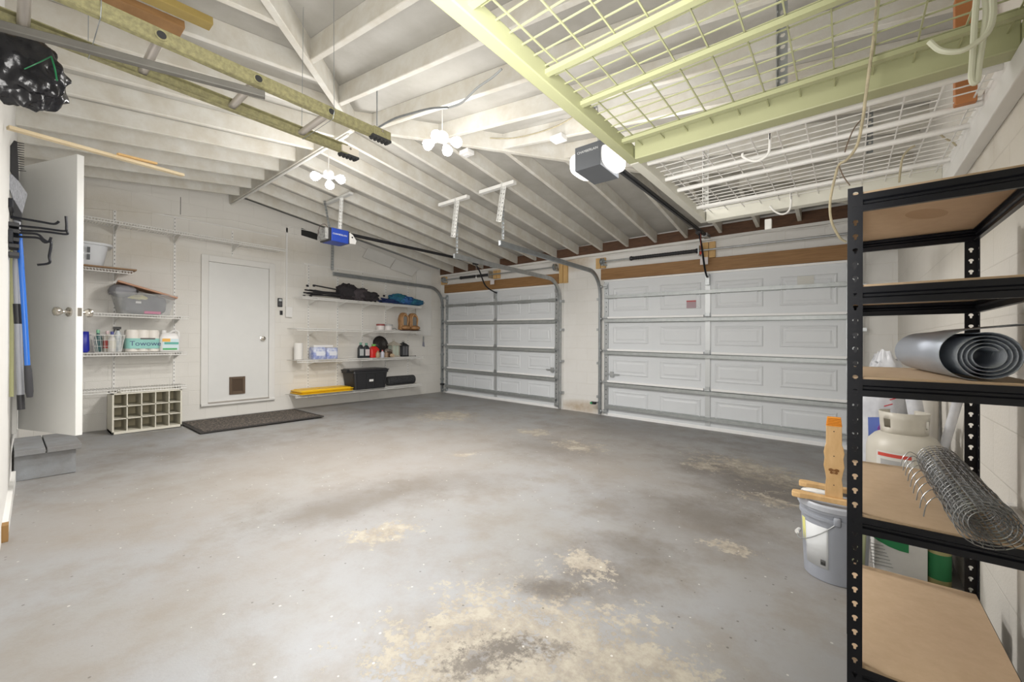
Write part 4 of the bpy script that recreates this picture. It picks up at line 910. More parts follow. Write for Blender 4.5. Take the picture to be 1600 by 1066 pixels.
p = MB(); p.lathe([(.03, 0), (.085, .0), (.088, .02), (.088, yb2-ya_-.02), (.085, yb2-ya_), (.03, yb2-ya_)], (-6.86, ya_, z+.09), (0, 1, 0), 24); p.build('roll', mat('mat_dark', (.055, .055, .06), .8, scale=40, col2=(.02, .02, .02), bump=.5), r, True)
p = MB()
sp = [(-6.86+(.02+.06*t_/22)*math.cos(t_), yb2+.001, z+.09+(.02+.06*t_/22)*math.sin(t_)) for t_ in np.linspace(0, 22, 70)]; p.tube(sp, .003, 4); sp2 = [(a, ya_-.001, c_) for a, b, c_ in sp]; p.tube(sp2, .003, 4); p.build('spiral_edge', mat('mat_edge', (.12, .12, .12), .8), r)

# loose panels at the top of the back wall, board and putty knife
for (q_, lab) in ((((575, 387), (618, 404), (608, 418), (566, 402)), 'white foam panel tucked under the rafters, one nearer the opener'), (((618, 405), (655, 419), (643, 432), (609, 420)), 'white foam panel tucked under the rafters, one toward the corner')):
    pts = [P(a, b_, 'x', WA+.05+.03*i_) for i_, (a, b_) in zip((0, 0, 1, 1), q_)]
    tag(MB().prism(pts, (.012, 0, 0)).build('foam_panel', mat('foam_white', (.70, .69, .66), .8), None), lab, 'panel', base=pts[3])
y0_, z0_ = YZ(647, 524, WA+.02); y1_, z1_ = YZ(674, 425, WA+.02)
tag(B(WA+.0135, WA+.024, y0_+.05, y1_, z0_, z1_).build('wall_panel', M_trimw), 'plain white panel on the back wall near the corner', 'panel', base=(WA+.01, y0_, z0_))
y0_, z0_ = YZ(662, 530, WA+.02); r = thing('putty_knife', 'grey putty knife hanging near the back corner', 'tool', (WA+.01, y0_, z0_-.16))
p = MB(); p.prism([(WA+.01, y0_-.02, z0_-.06), (WA+.01, y0_+.02, z0_-.06), (WA+.01, y0_+.035, z0_-.17), (WA+.01, y0_-.03, z0_-.15)], (.003, 0, 0)); p.build('blade', mat('blade_grey', (.3, .3, .36), .35, .5), r)
p = MB(); p.box(WA+.005, WA+.02, y0_-.012, y0_+.012, z0_-.06, z0_+.06); p.build('handle', M_grey, r, bevel=.004)

# runner mat on the floor
p = MB(); x0, x1, y0, y1 = -6.93, -5.94, 1.46, 2.95; p.box(x0, x1, y0, y1, -.004, .008); mo = p.build('floor_mat', mat('runner_border', (.045, .04, .037), .9, scale=60, col2=(.03, .027, .025), bump=.4), None, bevel=.003)
mo.data.transform(Matrix.Rotation(0, 4, 'Z')); tag(mo, 'dark brown patterned runner mat before the flap door', 'mat', base=((x0+x1)/2, (y0+y1)/2, -.012))
pm = bpy.data.materials.new('runner_pattern'); pm.use_nodes = True; N, L = nt(pm); g = N.new('ShaderNodeNewGeometry'); vo = N.new('ShaderNodeTexVoronoi'); vo.inputs['Scale'].default_value = 26; vo.feature = 'DISTANCE_TO_EDGE'; L.new(g.outputs['Position'], vo.inputs['Vector'])
nn = noisef(N, L, g.outputs['Position'], 30); mm_ = mth(N, L, 'LESS_THAN', vo.outputs['Distance'], .09); mm_ = mth(N, L, 'MULTIPLY', mm_, mth(N, L, 'MULTIPLY', nn, 1.6, True))
L.new(mixc(N, L, mm_, (.05, .043, .038), (.20, .165, .135)), N['Principled BSDF'].inputs['Base Color']); N['Principled BSDF'].inputs['Roughness'].default_value = .9
q_ = MB(); q_.box(x0+.05, x1-.05, y0+.05, y1-.05, .0085, .0105); q_.tf = lambda v: Vector((v.x, v.y, v.z)); qo = q_.build('pattern_field', pm, mo)

# ------------------------------------------------------------------ house step
r = thing('wooden_step', 'grey painted two board wooden step below the open door', 'step', (-5.3, .2, 0)); M_step = mat('step_grey', (.27, .285, .30), .7, scale=4, col2=(.20, .195, .19), bump=.2, bscale=30)
for a_, b__ in ((.045, .205), (.213, .405)): B(-5.66, -4.96, a_, b__, .198, .24).build('tread_board', M_step, r, bevel=.004)
B(-5.04, -5.0, .045, .375, .0, .197).build('riser', M_step, r, bevel=.003); B(-5.62, -5.04, .345, .375, .0, .197).build('side_board', M_step, r, bevel=.003)

# ------------------------------------------------------------------ tools hung on the side wall
def CP(px, py, x=-4.3): return P(px, py, 'x', x)
r = thing('tool_rack', 'black tool rack with long hooks on the side wall', 'tool rack', (-4.25, yC(-4.25), 1.9))
a_ = CP(14, 338); p = MB(tC); p.box(-4.5, -4.1, 0, .02, 1.72, 1.80); p.box(-4.5, -4.1, 0, .02, 1.94, 2.0); p.build('rail', M_blackm, r, bevel=.004)
for pts in ([(30, 341), (60, 346), (84, 350), (92, 346)], [(32, 353), (68, 357), (100, 361), (104, 356), (103, 338)], [(33, 360), (70, 362), (103, 366), (105, 362)], [(32, 364), (58, 366), (68, 374), (76, 378), (80, 371)], [(33, 370), (60, 372), (70, 379), (80, 378), (77, 400), (77, 411), (58, 414)]):
    q_ = [CP(a, b_, -4.22) for a, b_ in pts]; q_[0:0] = [Vector((q_[0].x, yC(-4.22)+.005, q_[0].z))]
    p = MB(); p.tube(curve_pts(q_, 5) if len(pts) != 5 or True else q_, .0075, 7); p.build('hook', M_blackm, r, True)
p = MB()
for py in (352, 362, 375, 385, 398): q_ = CP(17, py, -4.2); p.box(-4.26, -4.14, q_.y-.012, q_.y+.035, q_.z-.014, q_.z+.012)
p.build('clamps', M_blackp, r, bevel=.003)
# garden rake (head up)
a_ = CP(22, 222, -4.32); b_ = CP(26, 288, -4.32); r = thing('garden_rake', 'black rake hung head up beside the door, tines outward', 'rake', (-4.32, a_.y, b_.z-.9))
p = MB(); p.prism([CP(14, 230, -4.32), CP(22, 219, -4.32), CP(27, 221, -4.32), CP(29, 262, -4.32), CP(30, 290, -4.32), CP(22, 280, -4.32), CP(14, 262, -4.32)], (-.03, 0, 0)); p.build('head', M_blackp, r, bevel=.003)
for k in range(13):
    py = 223+k*3.6; p = MB(); s_ = CP(27, py, -4.33); e_ = CP(38 if k < 12 else 41, py+1.5, -4.33); p.tube([s_, e_], [.004, .002], 6); p.build('tine', M_blackp, r, True)
p = MB(); p.tube([CP(24, 285, -4.34), CP(30, 360, -4.36), CP(27, 420, -4.38)], .013, 8); p.build('handle', M_blackp, r, True)
# broom with grey handle
r = thing('push_broom', 'grey broom with pale bristles and silver pole on the side wall', 'broom', CP(38, 640, -4.3))
p = MB(); rs = random.Random(9)
q_ = [CP(8, 276, -4.27), CP(18, 272, -4.27), CP(30, 284, -4.27), CP(43, 303, -4.27), CP(34, 336, -4.27), CP(24, 320, -4.27)]
p.prism(q_, (-.05, 0, 0)); bo = p.build('bristles', mat('bristle_grey', (.50, .51, .55), .7, scale=50, col2=(.30, .31, .34), stretch=(1, 6, 1), bump=.8, bscale=90), r)
p = MB(); p.prism([CP(16, 314, -4.265), CP(22, 312, -4.265), CP(35, 334, -4.265), CP(34, 346, -4.265), CP(20, 342, -4.265)], (-.06, 0, 0)); p.build('head', M_blackp, r, bevel=.004)
p = MB(); p.tube([CP(27, 340, -4.3), CP(25.5, 420, -4.3), CP(33, 636, -4.3)], .0165, 12); p.build('pole', mat('silver_pole', (.36, .37, .40), .5, .1), r, True)
p = MB(); p.tube([CP(26.5, 475, -4.3), CP(28.5, 506, -4.3)], .019, 12); p.build('grip_sleeve', M_blackp, r, True)
p = MB(); p.tube([CP(32, 617, -4.3), CP(33.2, 640, -4.3)], .018, 12); p.build('end_cap', M_blackp, r, True)
# blue pole
r = thing('long_handled_tool', 'blue handled pole with black grip hung beside the open door', 'tool', CP(47, 622, -4.27))
p = MB(); p.tube([CP(30, 366, -4.27), CP(37, 470, -4.27), CP(43, 574, -4.27)], .0135, 12); p.build('blue_pole', mat('pole_blue', (.02, .14, .55), .3), r, True)
p = MB(); p.tube([CP(43, 571, -4.27), CP(44, 580, -4.27), CP(46, 612, -4.27), CP(46.5, 621, -4.27)], [.015, .018, .019, .014], 12); p.build('grip', mat('grip_black', (.035, .035, .04), .6), r, True)
# olive pole behind
r = thing('long_handled_tool', 'olive wooden pole at the far left tool rack, behind the silver one', 'tool', CP(17, 640, -4.45))
p = MB(); p.tube([CP(17.5, 392, -4.45), CP(17.5, 620, -4.45)], .012, 8); p.build('pole', mat('olive_pole', (.42, .42, .22), .6), r, True)

# ------------------------------------------------------------------ stick, bag, ladder, channel, boards (left top)
a_ = P(12, 199, 'x', -3.5); b_ = P(286, 274, 'x', -3.72); a_.y = max(a_.y, yC(a_.x)+.003)
tag(MB().beam(a_, b_, .04, .018).build('wood_strip', M_pale, None, bevel=.002), 'long pale wood strip sticking out above the open door', 'wood strip', base=a_)
m2 = (a_+b_)/2; tag(MB().beam(a_.lerp(b_, .55)+Vector((0.03, 0, .012)), a_.lerp(b_, .80)+Vector((.03, 0, .02)), .025, .012).build('wood_strip', M_pine, None), 'thin yellow wood strip lying on the pale one above the door', 'wood strip', base=a_)
c = P(36, 108, 'x', -2.55); r = thing('black_bag', 'shiny black plastic bag hanging high on the side wall', 'bag', c-Vector((0, 0, .18)))
p = MB(); p.blob((c.x, c.y+.0, c.z), (.085, .125, .15), 44, .26, 1.7, 33, 1.0); p.tf = lambda v: Vector((v.x, max(v.y, yC(v.x)+.003), v.z))
bag_m = mat('black_film', (.010, .010, .012), .24, spec=.45, bump=.35, bscale=22)
p.build('bag', bag_m, r, True)
p = MB(); p.tube(curve_pts([P(38, 108, 'x', -2.43), P(60, 98, 'x', -2.41), P(80, 88, 'x', -2.45)]), .002, 5); p.tube(curve_pts([P(80, 88, 'x', -2.45), P(86, 108, 'x', -2.44), P(89, 126, 'x', -2.47)]), .003, 5)
p.build('green_tie', mat('green_tie', (.01, .14, .05), .5), r, True)
LZ = 2.235; LX0, LX1 = -1.98, -2.31; Lend = 1.27
r = thing('ladder', 'yellow green ladder hung flat under the rafters', 'ladder', ((LX0+LX1)/2, .65, LZ))
for x_, s_, mm_ in ((LX0, -1, M_ladder), (LX1, 1, M_ladder)):
    p = MB(); p.box(x_-.003, x_+.003, -.04, Lend, LZ-.025, LZ+.025); p.box(min(x_, x_+s_*.026), max(x_, x_+s_*.026), -.04, Lend, LZ-.027, LZ-.023); p.box(min(x_, x_+s_*.026), max(x_, x_+s_*.026), -.04, Lend, LZ+.023, LZ+.027)
    rl = p.build('side_rail', mm_, r)
    p = MB(); p.box(x_-.016, x_+.016, Lend-.03, Lend+.075, LZ-.022, LZ+.026); ft = p.build('foot', M_ladder if x_ == LX0 else mat('foot_pale', (.55, .5, .42), .5), r, bevel=.003)
    p = MB(); p.box(x_-.02, x_+.02, Lend-.04, Lend+.075, LZ-.034, LZ-.022)
    for k in range(5): p.box(x_-.02, x_+.02, Lend-.035+k*.022, Lend-.023+k*.022, LZ-.040, LZ-.034)
    p.build('foot_pad', M_rubber, ft)
    p = MB(); p.lathe([(.007, 0), (.007, .004)], (x_+.016, Lend+.02, LZ+.012), (1, 0, 0), 8); p.build('rivet', M_chrome, ft)
for k in range(4):
    y = .035+k*.325
    p = MB(); p.tube([(LX0+.004, y, LZ), (LX1, y, LZ)], .0165, 12); p.build('rung', M_alu, r, True)
    p = MB(); p.tube([(LX0+.0035, y, LZ), (LX0+.007, y, LZ)], .021, 14); p.build('rung_collar', M_ladder, r, True)
    p = MB(); p.tube([(LX0+.0072, y, LZ), (LX0+.0078, y, LZ)], .0145, 14); p.build('rung_hole', M_rubber, r)
a_ = P(0, 42, 'z', 2.165); b_ = P(414, 149, 'z', 2.165); a_.y = yC(a_.x)+.01
p = MB(); p.beam(a_, b_, .028, .028); tag(p.build('metal_channel', mat('channel_grey', (.115, .11, .095), .6, 0, scale=8, col2=(.085, .08, .07)), None, bevel=.003), 'long grey metal channel running under the ladder rungs', 'channel', base=a_)
for y, lab in ((.2, 'wire strap holding the ladder beside the side wall'), (1.02, 'thin wire strap carrying the far end of the ladder')):
    zz = roofz(-2.0, y); tag(MB().tube([(LX0, y, LZ-.03), (LX0+.012, y, LZ), (LX0, y, zz)], .0015, 5).tube([(LX1, y, LZ-.03), (LX1-.012, y, LZ), (LX1, y, zz)], .0015, 5).tube([(LX0, y, LZ-.03), (LX1, y, LZ-.03)], .0015, 5).build('ladder_strap', M_galvd, None), lab, 'strap', base=(LX0, y, LZ-.04))
for (px, py, dx, w_, lab) in ((285, 46, 0, .10, 'brown board stored on the rafters, wider darker one'), (330, 38, .04, .07, 'olive brown board stored on the rafters, shorter one by the ladder')):
    e_ = P(px, py, 'z', 2.74); s_ = Vector((e_.x+.0, yC(e_.x)+.01, 2.70)); zoff = roofz(e_.x, e_.y)-e_.z
    p = MB(); p.beam(s_, e_, w_, .038); tag(p.build('stored_board', M_header if dx == 0 else mat('olive_wood', (.36, .27, .08), .6, scale=6, col2=(.28, .2, .06)), None, bevel=.003), lab, 'board', base=s_)

# ------------------------------------------------------------------ overhead mesh storage
XL, XR = -.825, .435
def mesh_rack(y0, y1, m_, m2, flats, label, far, fw=.05):
    z = 2.03; r = thing('overhead_rack', label, 'storage rack', ((XL+XR)/2, (y0+y1)/2, z-.03))
    p = MB(); p.box(XL-.024, XL+.024, y0, y1, z-.035, z+.03); p.build('side_beam', m_, r, bevel=.004)
    p = MB(); p.box(XR-.03, XR, y0, y1, z-.03, z+.035); p.build('side_beam', m2, r, bevel=.004)
    for y in (y0+.03, y1-.03) if not far else (y1-.03,):
        p = MB(); p.box(XL+.03, XR-.03, y-.035, y+.035, z-.045, z+.045); p.build('end_beam', m_, r, bevel=.004)
    for y in flats:
        p = MB()
        if far: p.tube([(XL+.02, y, z+.0), (XR-.03, y, z+.0)], .012, 10)
        else: p.box(XL+.02, XR-.03, y-.011, y+.011, z-.012, z+.004)
        p.build('cross_bar', m_ if not far else m2, r, far)
    p = MB(); k = 0
    x = -.7555
    while x < XR-.03:
        p.beam((x, y0+.02, z+.012), (x, y1-.02, z+.012), .0045, .0045); x += .103
    p.build('long_wires', m_ if not far else m2, r)
    p = MB(); n_ = int((y1-y0-.1)/.0625)
    for k in range(n_+1):
        y = y0+.05+(y1-y0-.1)*k/n_; p.beam((XL+.02, y, z+.0165), (XR-.02, y, z+.0165), .004, .004)
    p.build('short_wires', m_ if not far else m2, r)
    return r
mesh_rack(.28, 1.975, M_greenp, M_greenp, (.55, .80, 1.17, 1.41, 1.79), 'pale green framed wire mesh rack hung overhead nearest the camera', False)
mesh_rack(1.98, 3.28, M_greenw, M_wire, (2.10, 2.37, 2.585, 3.0), 'white wire mesh rack hung overhead beyond the green framed one', True)
lg = MB(); lg.box(WD-.045, WD, .1, 3.4, 1.90, 1.985); tag(lg.build('ledger_rail', M_trimw, None, bevel=.004), 'long white ledger along the right wall under the mesh racks', 'rail', base=(WD, 1.8, 1.9))
perf('rack_hanger', (-.80, 3.24, 2.06), (-.80, 3.24, roofz(-.8, 3.24)), 'white perforated angle holding the far left corner of the mesh rack', extra=M_angw)
perf('rack_hanger', (-.80, .55, 2.08), (-.80, .55, roofz(-.8, .55)), 'perforated angle holding the near end of the green rack', extra=M_angw)
perf('rack_hanger', (-.2, 1.96, 2.08), (-.2, 1.96, roofz(-.2, 1.96)), 'perforated angle above the green cross beam', extra=M_galv)
# copper-coloured block and hardware up in the right corner
q_ = P(1508, 100, 'y', 2.35); tag(B(q_.x-.03, q_.x+.03, 2.33, 2.37, 2.03, 2.45).build('wood_cleat', mat('orange_wood', (.50, .20, .07), .6, var=.1), None, bevel=.003), 'orange brown upright cleat above the mesh near the right wall', 'wood block', base=(q_.x, 2.35, 2.0))
# storage hooks under the green rack
def hookpts(l, y): return [P(a, b_, 'y', y) for a, b_ in l]
r = thing('storage_hook', 'large cream double loop hook hanging from the green rack', 'hook', P(1530, 130, 'y', 1.55))
p = MB(); p.tube(curve_pts(hookpts([(1538, -14), (1541, 20), (1536, 60), (1530, 100), (1527, 125), (1521, 130), (1518, 118), (1520, 88), (1522, 50), (1524, 20), (1527, -14)], 1.55), 5), .0065, 8); p.build('loop', mat('hook_cream', (.72, .73, .58), .4), r, True)
p = MB(); p.tube(curve_pts(hookpts([(1550, -16), (1552, 20), (1545, 48), (1527, 66), (1500, 80), (1470, 79), (1452, 65)], 1.50), 5), .0065, 8); p.build('curved_arm', MATS['hook_cream'], r, True)
for l, y, lab in (([(1236, 293), (1236, 318), (1232, 330), (1222, 335), (1210, 330), (1203, 322)], 3.2, 'small white hook on the far beam of the mesh rack'),
                  ([(1203, 202), (1202, 235), (1193, 247), (1178, 252), (1162, 246), (1160, 240)], 2.2, 'white curved hook under the middle of the mesh racks')):
    q_ = hookpts(l, y); q_.insert(0, Vector((q_[0].x, q_[0].y, 2.03))); tag(MB().tube(curve_pts(q_, 5), .0055, 7).build('storage_hook', M_wire, None, True), lab, 'hook', base=q_[0])
q_ = P(1199, 345, 'y', 3.24); tag(B(q_.x-.02, q_.x+.02, 3.27, 3.30, q_.z-.05, q_.z+.02).build('clip', M_wire, None, bevel=.004), 'small white clip under the far beam of the mesh rack', 'clip', base=q_)
# cords
M_cord = mat('cord_tan', (.50, .44, .30), .8, var=.3, scale=30); M_cordd = mat('cord_brown', (.14, .10, .07), .8)
pts = [P(a, b_, 'y', y) for a, b_, y in ((1372, -20, 1.70), (1369, 20, 1.70), (1365, 60, 1.70), (1358, 110, 1.70), (1352, 155, 1.72), (1349, 180, 1.75), (1340, 225, 1.8), (1325, 248, 1.85), (1311, 258, 1.9), (1304, 280, 1.95), (1297, 315, 2.0), (1299, 345, 2.05), (1311, 370, 2.1), (1322, 378, 2.12))]
cable('rope', pts, .0045, M_cord, 'long tan cord hanging over the green beam to the black rack', 'cord', 7)
cable('rope', [P(a, b_, 'y', 1.76) for a, b_ in ((1350, 182), (1335, 200), (1325, 222), (1320, 238))], .002, M_cordd, 'thin dark string branching from the tan cord', 'cord', 5)
cable('rope', [P(a, b_, 'y', 1.9) for a, b_ in ((1311, 260), (1318, 276), (1328, 290))], .002, M_cordd, 'short dark string at the cord knot above the rack post', 'cord', 5)
cable('rope', [P(a, b_, 'y', 2.7) for a, b_ in ((1405, 285), (1407, 265), (1411, 245), (1422, 232), (1430, 228))], .005, M_cord, 'short tan cord end rising behind the black rack top', 'cord', 6)
cable('rope', [P(a, b_, 'y', 2.84) for a, b_ in ((1466, 208), (1478, 217), (1488, 222), (1494, 228))], .004, M_cord, 'frayed tan cord end lying on the mesh near the right wall', 'cord', 6)
# cables on the roof
cable('roof_cable', [P(a, b_, 'y', 1.70) for a, b_ in ((590, 200), (615, 186), (640, 178), (672, 170), (700, 168))], .007, M_galvd, 'grey cable along the rafter left of the bulb cluster')
cable('roof_cable', [P(a, b_, 'y', 1.60) for a, b_ in ((702, 168), (722, 160), (745, 138), (768, 122), (784, 108))], .006, M_grey, 'dark cable sagging from the rafter toward the green rack')
cable('roof_cable', [P(a, b_, 'y', 3.0) for a, b_ in ((766, 216), (800, 216), (838, 208), (872, 196), (900, 180))], .006, M_cord, 'tan cable sagging along the rafter above the grey opener')
cable('roof_cable', [(x_, 1.30+.02*math.sin(x_*9), roofz(x_, 1.345)+.10) for x_ in np.linspace(-.8, .3, 7)], .006, M_cordd, 'dark cable running above the green mesh')
cable('roof_cable', [P(a, b_, 'x', WA+.05) for a, b_ in ((440, 352), (470, 358), (497, 364), (530, 372), (600, 400))], .005, M_wire, 'white cable from the gap in the back wall top')
cable('roof_cable', [(x_, 6.135, 2.56+zf(x_, 6.2)*.35+.012*math.sin(x_*5)) for x_ in np.linspace(-6.9, .1, 40)], .006, M_wire, 'thin white cable wandering along the garage wall top', n=5)
tag(MB().tube([(-7.06, 2.10, 3.115), (-3.78, 2.10, 3.115)], .013, 8).build('ridge_conduit', M_trimw, None, True), 'white conduit under the ridge beam', 'conduit', base=(-7.06, 2.1, 3.1))
tag(MB().tube([P(589, 140, 'y', 1.95), P(589, 196, 'y', 1.95)], .006, 6).build('hanging_chain', M_galvd, None), 'thin dark chain above the ladder foot', 'chain', base=P(589, 196, 'y', 1.95))
for (x_, y, lab) in ((-1.98, 3.08, 'white junction box on a rafter left of the grey opener'), (-3.0, 2.95, 'white junction box on a rafter beside the bulb cluster')):
    zz = roofz(x_, y); r = thing('junction_box', lab, 'electrical box', (x_, y, zz)); B(x_-.06, x_+.06, y-.05, y+.05, zz-.045, zz-.002).build('box', M_white, r, bevel=.005); B(x_-.03, x_+.03, y-.02, y+.02, zz-.055, zz-.045).build('socket', M_white, r, bevel=.003)
for i_, (px, py) in enumerate(((643, 268), (672, 275), (640, 290), (628, 285))):
    pass

# ------------------------------------------------------------------ black shelving rack
RX0, RX1, RY0, RY1 = .003, .352, 1.45, 2.12; PW = .031; RT = 1.522
r = thing('shelving_rack', 'black steel rack with hardboard shelves against the right wall', 'shelving rack', ((RX0+RX1)/2, (RY0+RY1)/2, zf(.2, 1.8)))
zb = zf(.2, 1.8); n_ = 41; pit = (RT-zb)/n_
for x_, sx in ((RX0, 1), (RX1, -1)):
    for y, sy in ((RY0, 1), (RY1, -1)):
        p = MB(); p.holes((x_+sx*PW/2, y, zb), (1, 0, 0), (0, 0, 1), PW, pit, n_, 'key', .0062)
        p.holes((x_, y+sy*PW/2, zb), (0, 1, 0), (0, 0, 1), PW, pit, n_, 'key', .0062)
        p.build('post', M_blackm, r, solid=.0016)
LV = (1.508, 1.258, 1.010, .640, .235)
for z in LV:
    p = MB(); p.box(RX0+.004, RX1-.004, RY0+.004, RY1-.004, z-.010, z); b0_ = p.build('shelf_board', [M_mdf], r)
    if z == LV[0]: top_board = b0_
    for y, s_ in ((RY0, -1), (RY1, 1)):
        p = MB(); yy = y
        prof = [(0, .0-.006), (0, -.022), (.006, -.026), (.006, -.032), (0, -.036), (0, -.052), (.012, -.052), (.012, -.049), (.003, -.049), (.003, -.034), (.009, -.030), (.009, -.027), (.003, -.020), (.003, -.014), (.014, -.014), (.014, -.0115), (.003, -.0115), (.003, -.006)]
        p.prism([(RX0+.002, yy-s_*(-.0)+(-s_)*a_, z+b_) for a_, b_ in prof], (RX1-RX0-.004, 0, 0)); p.build('front_beam' if s_ < 0 else 'back_beam', M_blackm, r)
    for x_, s_ in ((RX0, 1), (RX1, -1)):
        p = MB(); p.prism([(x_+s_*a_, RY0+.002, z+b_) for a_, b_ in prof], (0, RY1-RY0-.004, 0)); p.build('side_beam', M_blackm, r)
# stain on the underside of the top board
p = MB(); p.lathe([(.001, 0), (.045, 0)], (0, 0, 0), (0, 0, 1), 20, False)
p.tf = lambda v: Vector((.19+v.x*1.0+v.y*.5, 1.78+v.y*1.6, LV[0]-.0103)); p.build('water_mark', mat('mdf_stain', (.50, .34, .21), .75), top_board)
rack = r

def swirl(cx, cz, r0, r1, turns, n, ph=0, sq=1.): return [(cx+(r0+(r1-r0)*k/n)*math.cos(ph+2*PI*turns*k/n), cz+(r0+(r1-r0)*k/n)*sq*math.sin(ph+2*PI*turns*k/n)) for k in range(n+1)]
# rolled fine screen
z = LV[2]; r = thing('screen_roll', 'silver blue roll of fine window screen on the middle rack shelf', 'wire screen roll', (.235, 1.80, z))
sm = bpy.data.materials.new('fine_screen'); sm.use_nodes = True; N, L = nt(sm); b_ = N['Principled BSDF']; b_.inputs['Base Color'].default_value = (.42, .46, .54, 1); b_.inputs['Metallic'].default_value = .55; b_.inputs['Roughness'].default_value = .4
tc = N.new('ShaderNodeTexCoord'); wv = N.new('ShaderNodeTexWave'); wv.inputs['Scale'].default_value = 55; wv.bands_direction = 'Y'; wv.inputs['Distortion'].default_value = 1.5; L.new(tc.outputs['Object'], wv.inputs['Vector'])
L.new(mixc(N, L, wv.outputs[0], (.30, .33, .38), (.56, .61, .70)), b_.inputs['Base Color'])
bp = N.new('ShaderNodeBump'); bp.inputs['Strength'].default_value = .4; bp.inputs['Distance'].default_value = .002; L.new(wv.outputs[0], bp.inputs['Height']); L.new(bp.outputs[0], b_.inputs['Normal'])
p = MB(); S0 = swirl(0, 0, .022, .058, 4.2, 130, .6); y0_, y1_ = 1.475, 2.0; vs = []; 
def roll_sheet(p, S, ax0, ax1, steps=2):
    n = len(S); 
    vs = [tuple(Vector(ax0).lerp(Vector(ax1), j/steps)+Vector((a, 0, c_))) for j in range(steps+1) for a, c_ in S]
    p.add(vs, [(j*n+i, j*n+i+1, (j+1)*n+i+1, (j+1)*n+i) for j in range(steps) for i in range(n-1)])
S0 = S0+[(a, c_) for a, c_ in ((.045, .055), (.075, .062), (.098, .05))][0:0]
roll_sheet(p, S0, (.262, y0_, z+.060), (.215, y1_, z+.060)); p.build('rolled_screen', sm, r, True, solid=.0012)
S1 = [(.062*math.cos(a_)*1.05, .062*math.sin(a_)*1.0) for a_ in np.linspace(-PI/2, -PI*1.45, 30)]+[(.03, .066), (.06, .072), (.085, .07)]
p = MB(); roll_sheet(p, S1, (.245, y0_-.0, z+.064), (.20, y1_+.01, z+.064)); p.build('loose_end', sm, r, True, solid=.0012)
# galvanised fence roll
z = LV[3]; r = thing('fence_roll', 'roll of galvanised welded fence wire sticking off the lower rack shelf', 'wire fence roll', (.24, 1.7, z)); M_fw = mat('fence_wire', (.42, .43, .44), .35, .8, var=.2, scale=30)
ya_, yb2 = 1.375, 2.02; Rr = .058; cz = z+Rr+.001
nturn = 4; p = MB()
for j in range(17):
    y = ya_+(yb2-ya_)*j/16; S = swirl(0, 0, .028, Rr, nturn, 90, 0, .95)
    p.tube([(.245+a+.002*math.sin(j*1.7), y+.003*math.sin(a*60+j), cz+c_+.0015*math.sin(j*2.3)) for a, c_ in S], .0011, 4, False)
p.build('round_wires', M_fw, r)
p = MB(); rs = random.Random(2)
for k in range(88):
    t_ = k/88; R1 = .028+(Rr-.028)*t_; ang = .3+2*PI*nturn*t_
    p.tube([(.245+R1*math.cos(ang+d_*.25), ya_-.004+(yb2-ya_+.008)*q_, cz+R1*.95*math.sin(ang+d_*.25)) for q_, d_ in ((0, 0), (.33, rs.uniform(-.12, .12)), (.66, rs.uniform(-.12, .12)), (1, 0))], .0011, 4, False)
p.build('long_wires', M_fw, r)
p = MB()
for k in range(9):
    y = ya_+.08+(yb2-ya_-.1)*k/8; 
    p.tube(curve_pts([(.245-Rr*.9, y, cz+.01), (.245-Rr-.014, y-.004, cz+.022), (.245-Rr-.032, y-.012, cz+.002), (.245-Rr-.038, y-.018, cz-.028)], 4), .0012, 5)
p.tube([(.245-Rr-.03, ya_+.1, cz+.0), (.245-Rr-.03, yb2-.1, cz+.01)], .001, 4)
p.build('cut_ends', M_fw, r)

# ------------------------------------------------------------------ things behind and beside the rack
zg = zf(0, 2.6)
c = (-.045, 2.62, zg); r = thing('plastic_bucket', 'grey lidded bucket with white label left of the black rack', 'bucket', c); M_bk = mat('bucket_grey', (.33, .35, .40), .45, var=.06)
p = MB(); p.lathe([(.128, 0), (.135, .006), (.150, .30), (.158, .302), (.158, .315), (.151, .318), (.152, .335), (.160, .337), (.160, .350), (.153, .353)], c, (0, 0, 1), 40); tub_ = p.build('tub', M_bk, r, True)
p = MB(); p.lathe([(.163, .348), (.167, .352), (.167, .372), (.160, .380), (.152, .376), (.148, .368), (.02, .368)], c, (0, 0, 1), 40); p.build('lid', mat('bucket_lid', (.44, .46, .51), .45), r, True)
def arc(p, c, r0, r1, a0, a1, z0, z1, n=10):
    vs = []
    for k in range(n+1):
        a_ = math.radians(a0+(a1-a0)*k/n); vs += [(c[0]+r0*math.cos(a_), c[1]+r0*math.sin(a_), c[2]+z0), (c[0]+r1*math.cos(a_), c[1]+r1*math.sin(a_), c[2]+z1)]
    p.add(vs, [(2*k, 2*k+2, 2*k+3, 2*k+1) for k in range(n)]); return p
vd = math.degrees(math.atan2(-c[1], -c[0]))     # direction from the bucket to the room's near corner
arc(MB(), c, .1395, .1485, vd-58, vd-10, .07, .27).build('paper_label', mat('label_white2', (.70, .72, .74), .5), tub_, True, solid=.0008)
arc(MB(), c, .1385, .149, vd-72, vd-59, .10, .28).build('yellow_strip', mat('label_yellow', (.66, .64, .22), .5), tub_, True, solid=.0008)
arc(MB(), c, .1375, .149, vd+22, vd+60, .05, .28).build('green_label', mat('label_olive', (.42, .46, .28), .5), tub_, True, solid=.0008)
arc(MB(), c, .1415, .143, vd-24, vd-15, .085, .11).build('barcode', mat('print_black', (.05, .05, .05), .5), tub_, True, solid=.0012)
p = MB(); A0 = math.radians(vd+4); A1 = math.radians(vd-90)
pts = []
for k in range(13):
    t_ = k/12; a_ = A0+(A1-A0)*t_; rr_ = .163+.012*math.sin(PI*t_); pts.append((c[0]+rr_*math.cos(a_), c[1]+rr_*math.sin(a_), c[2]+.31-.14*math.sin(PI*t_*.62)))
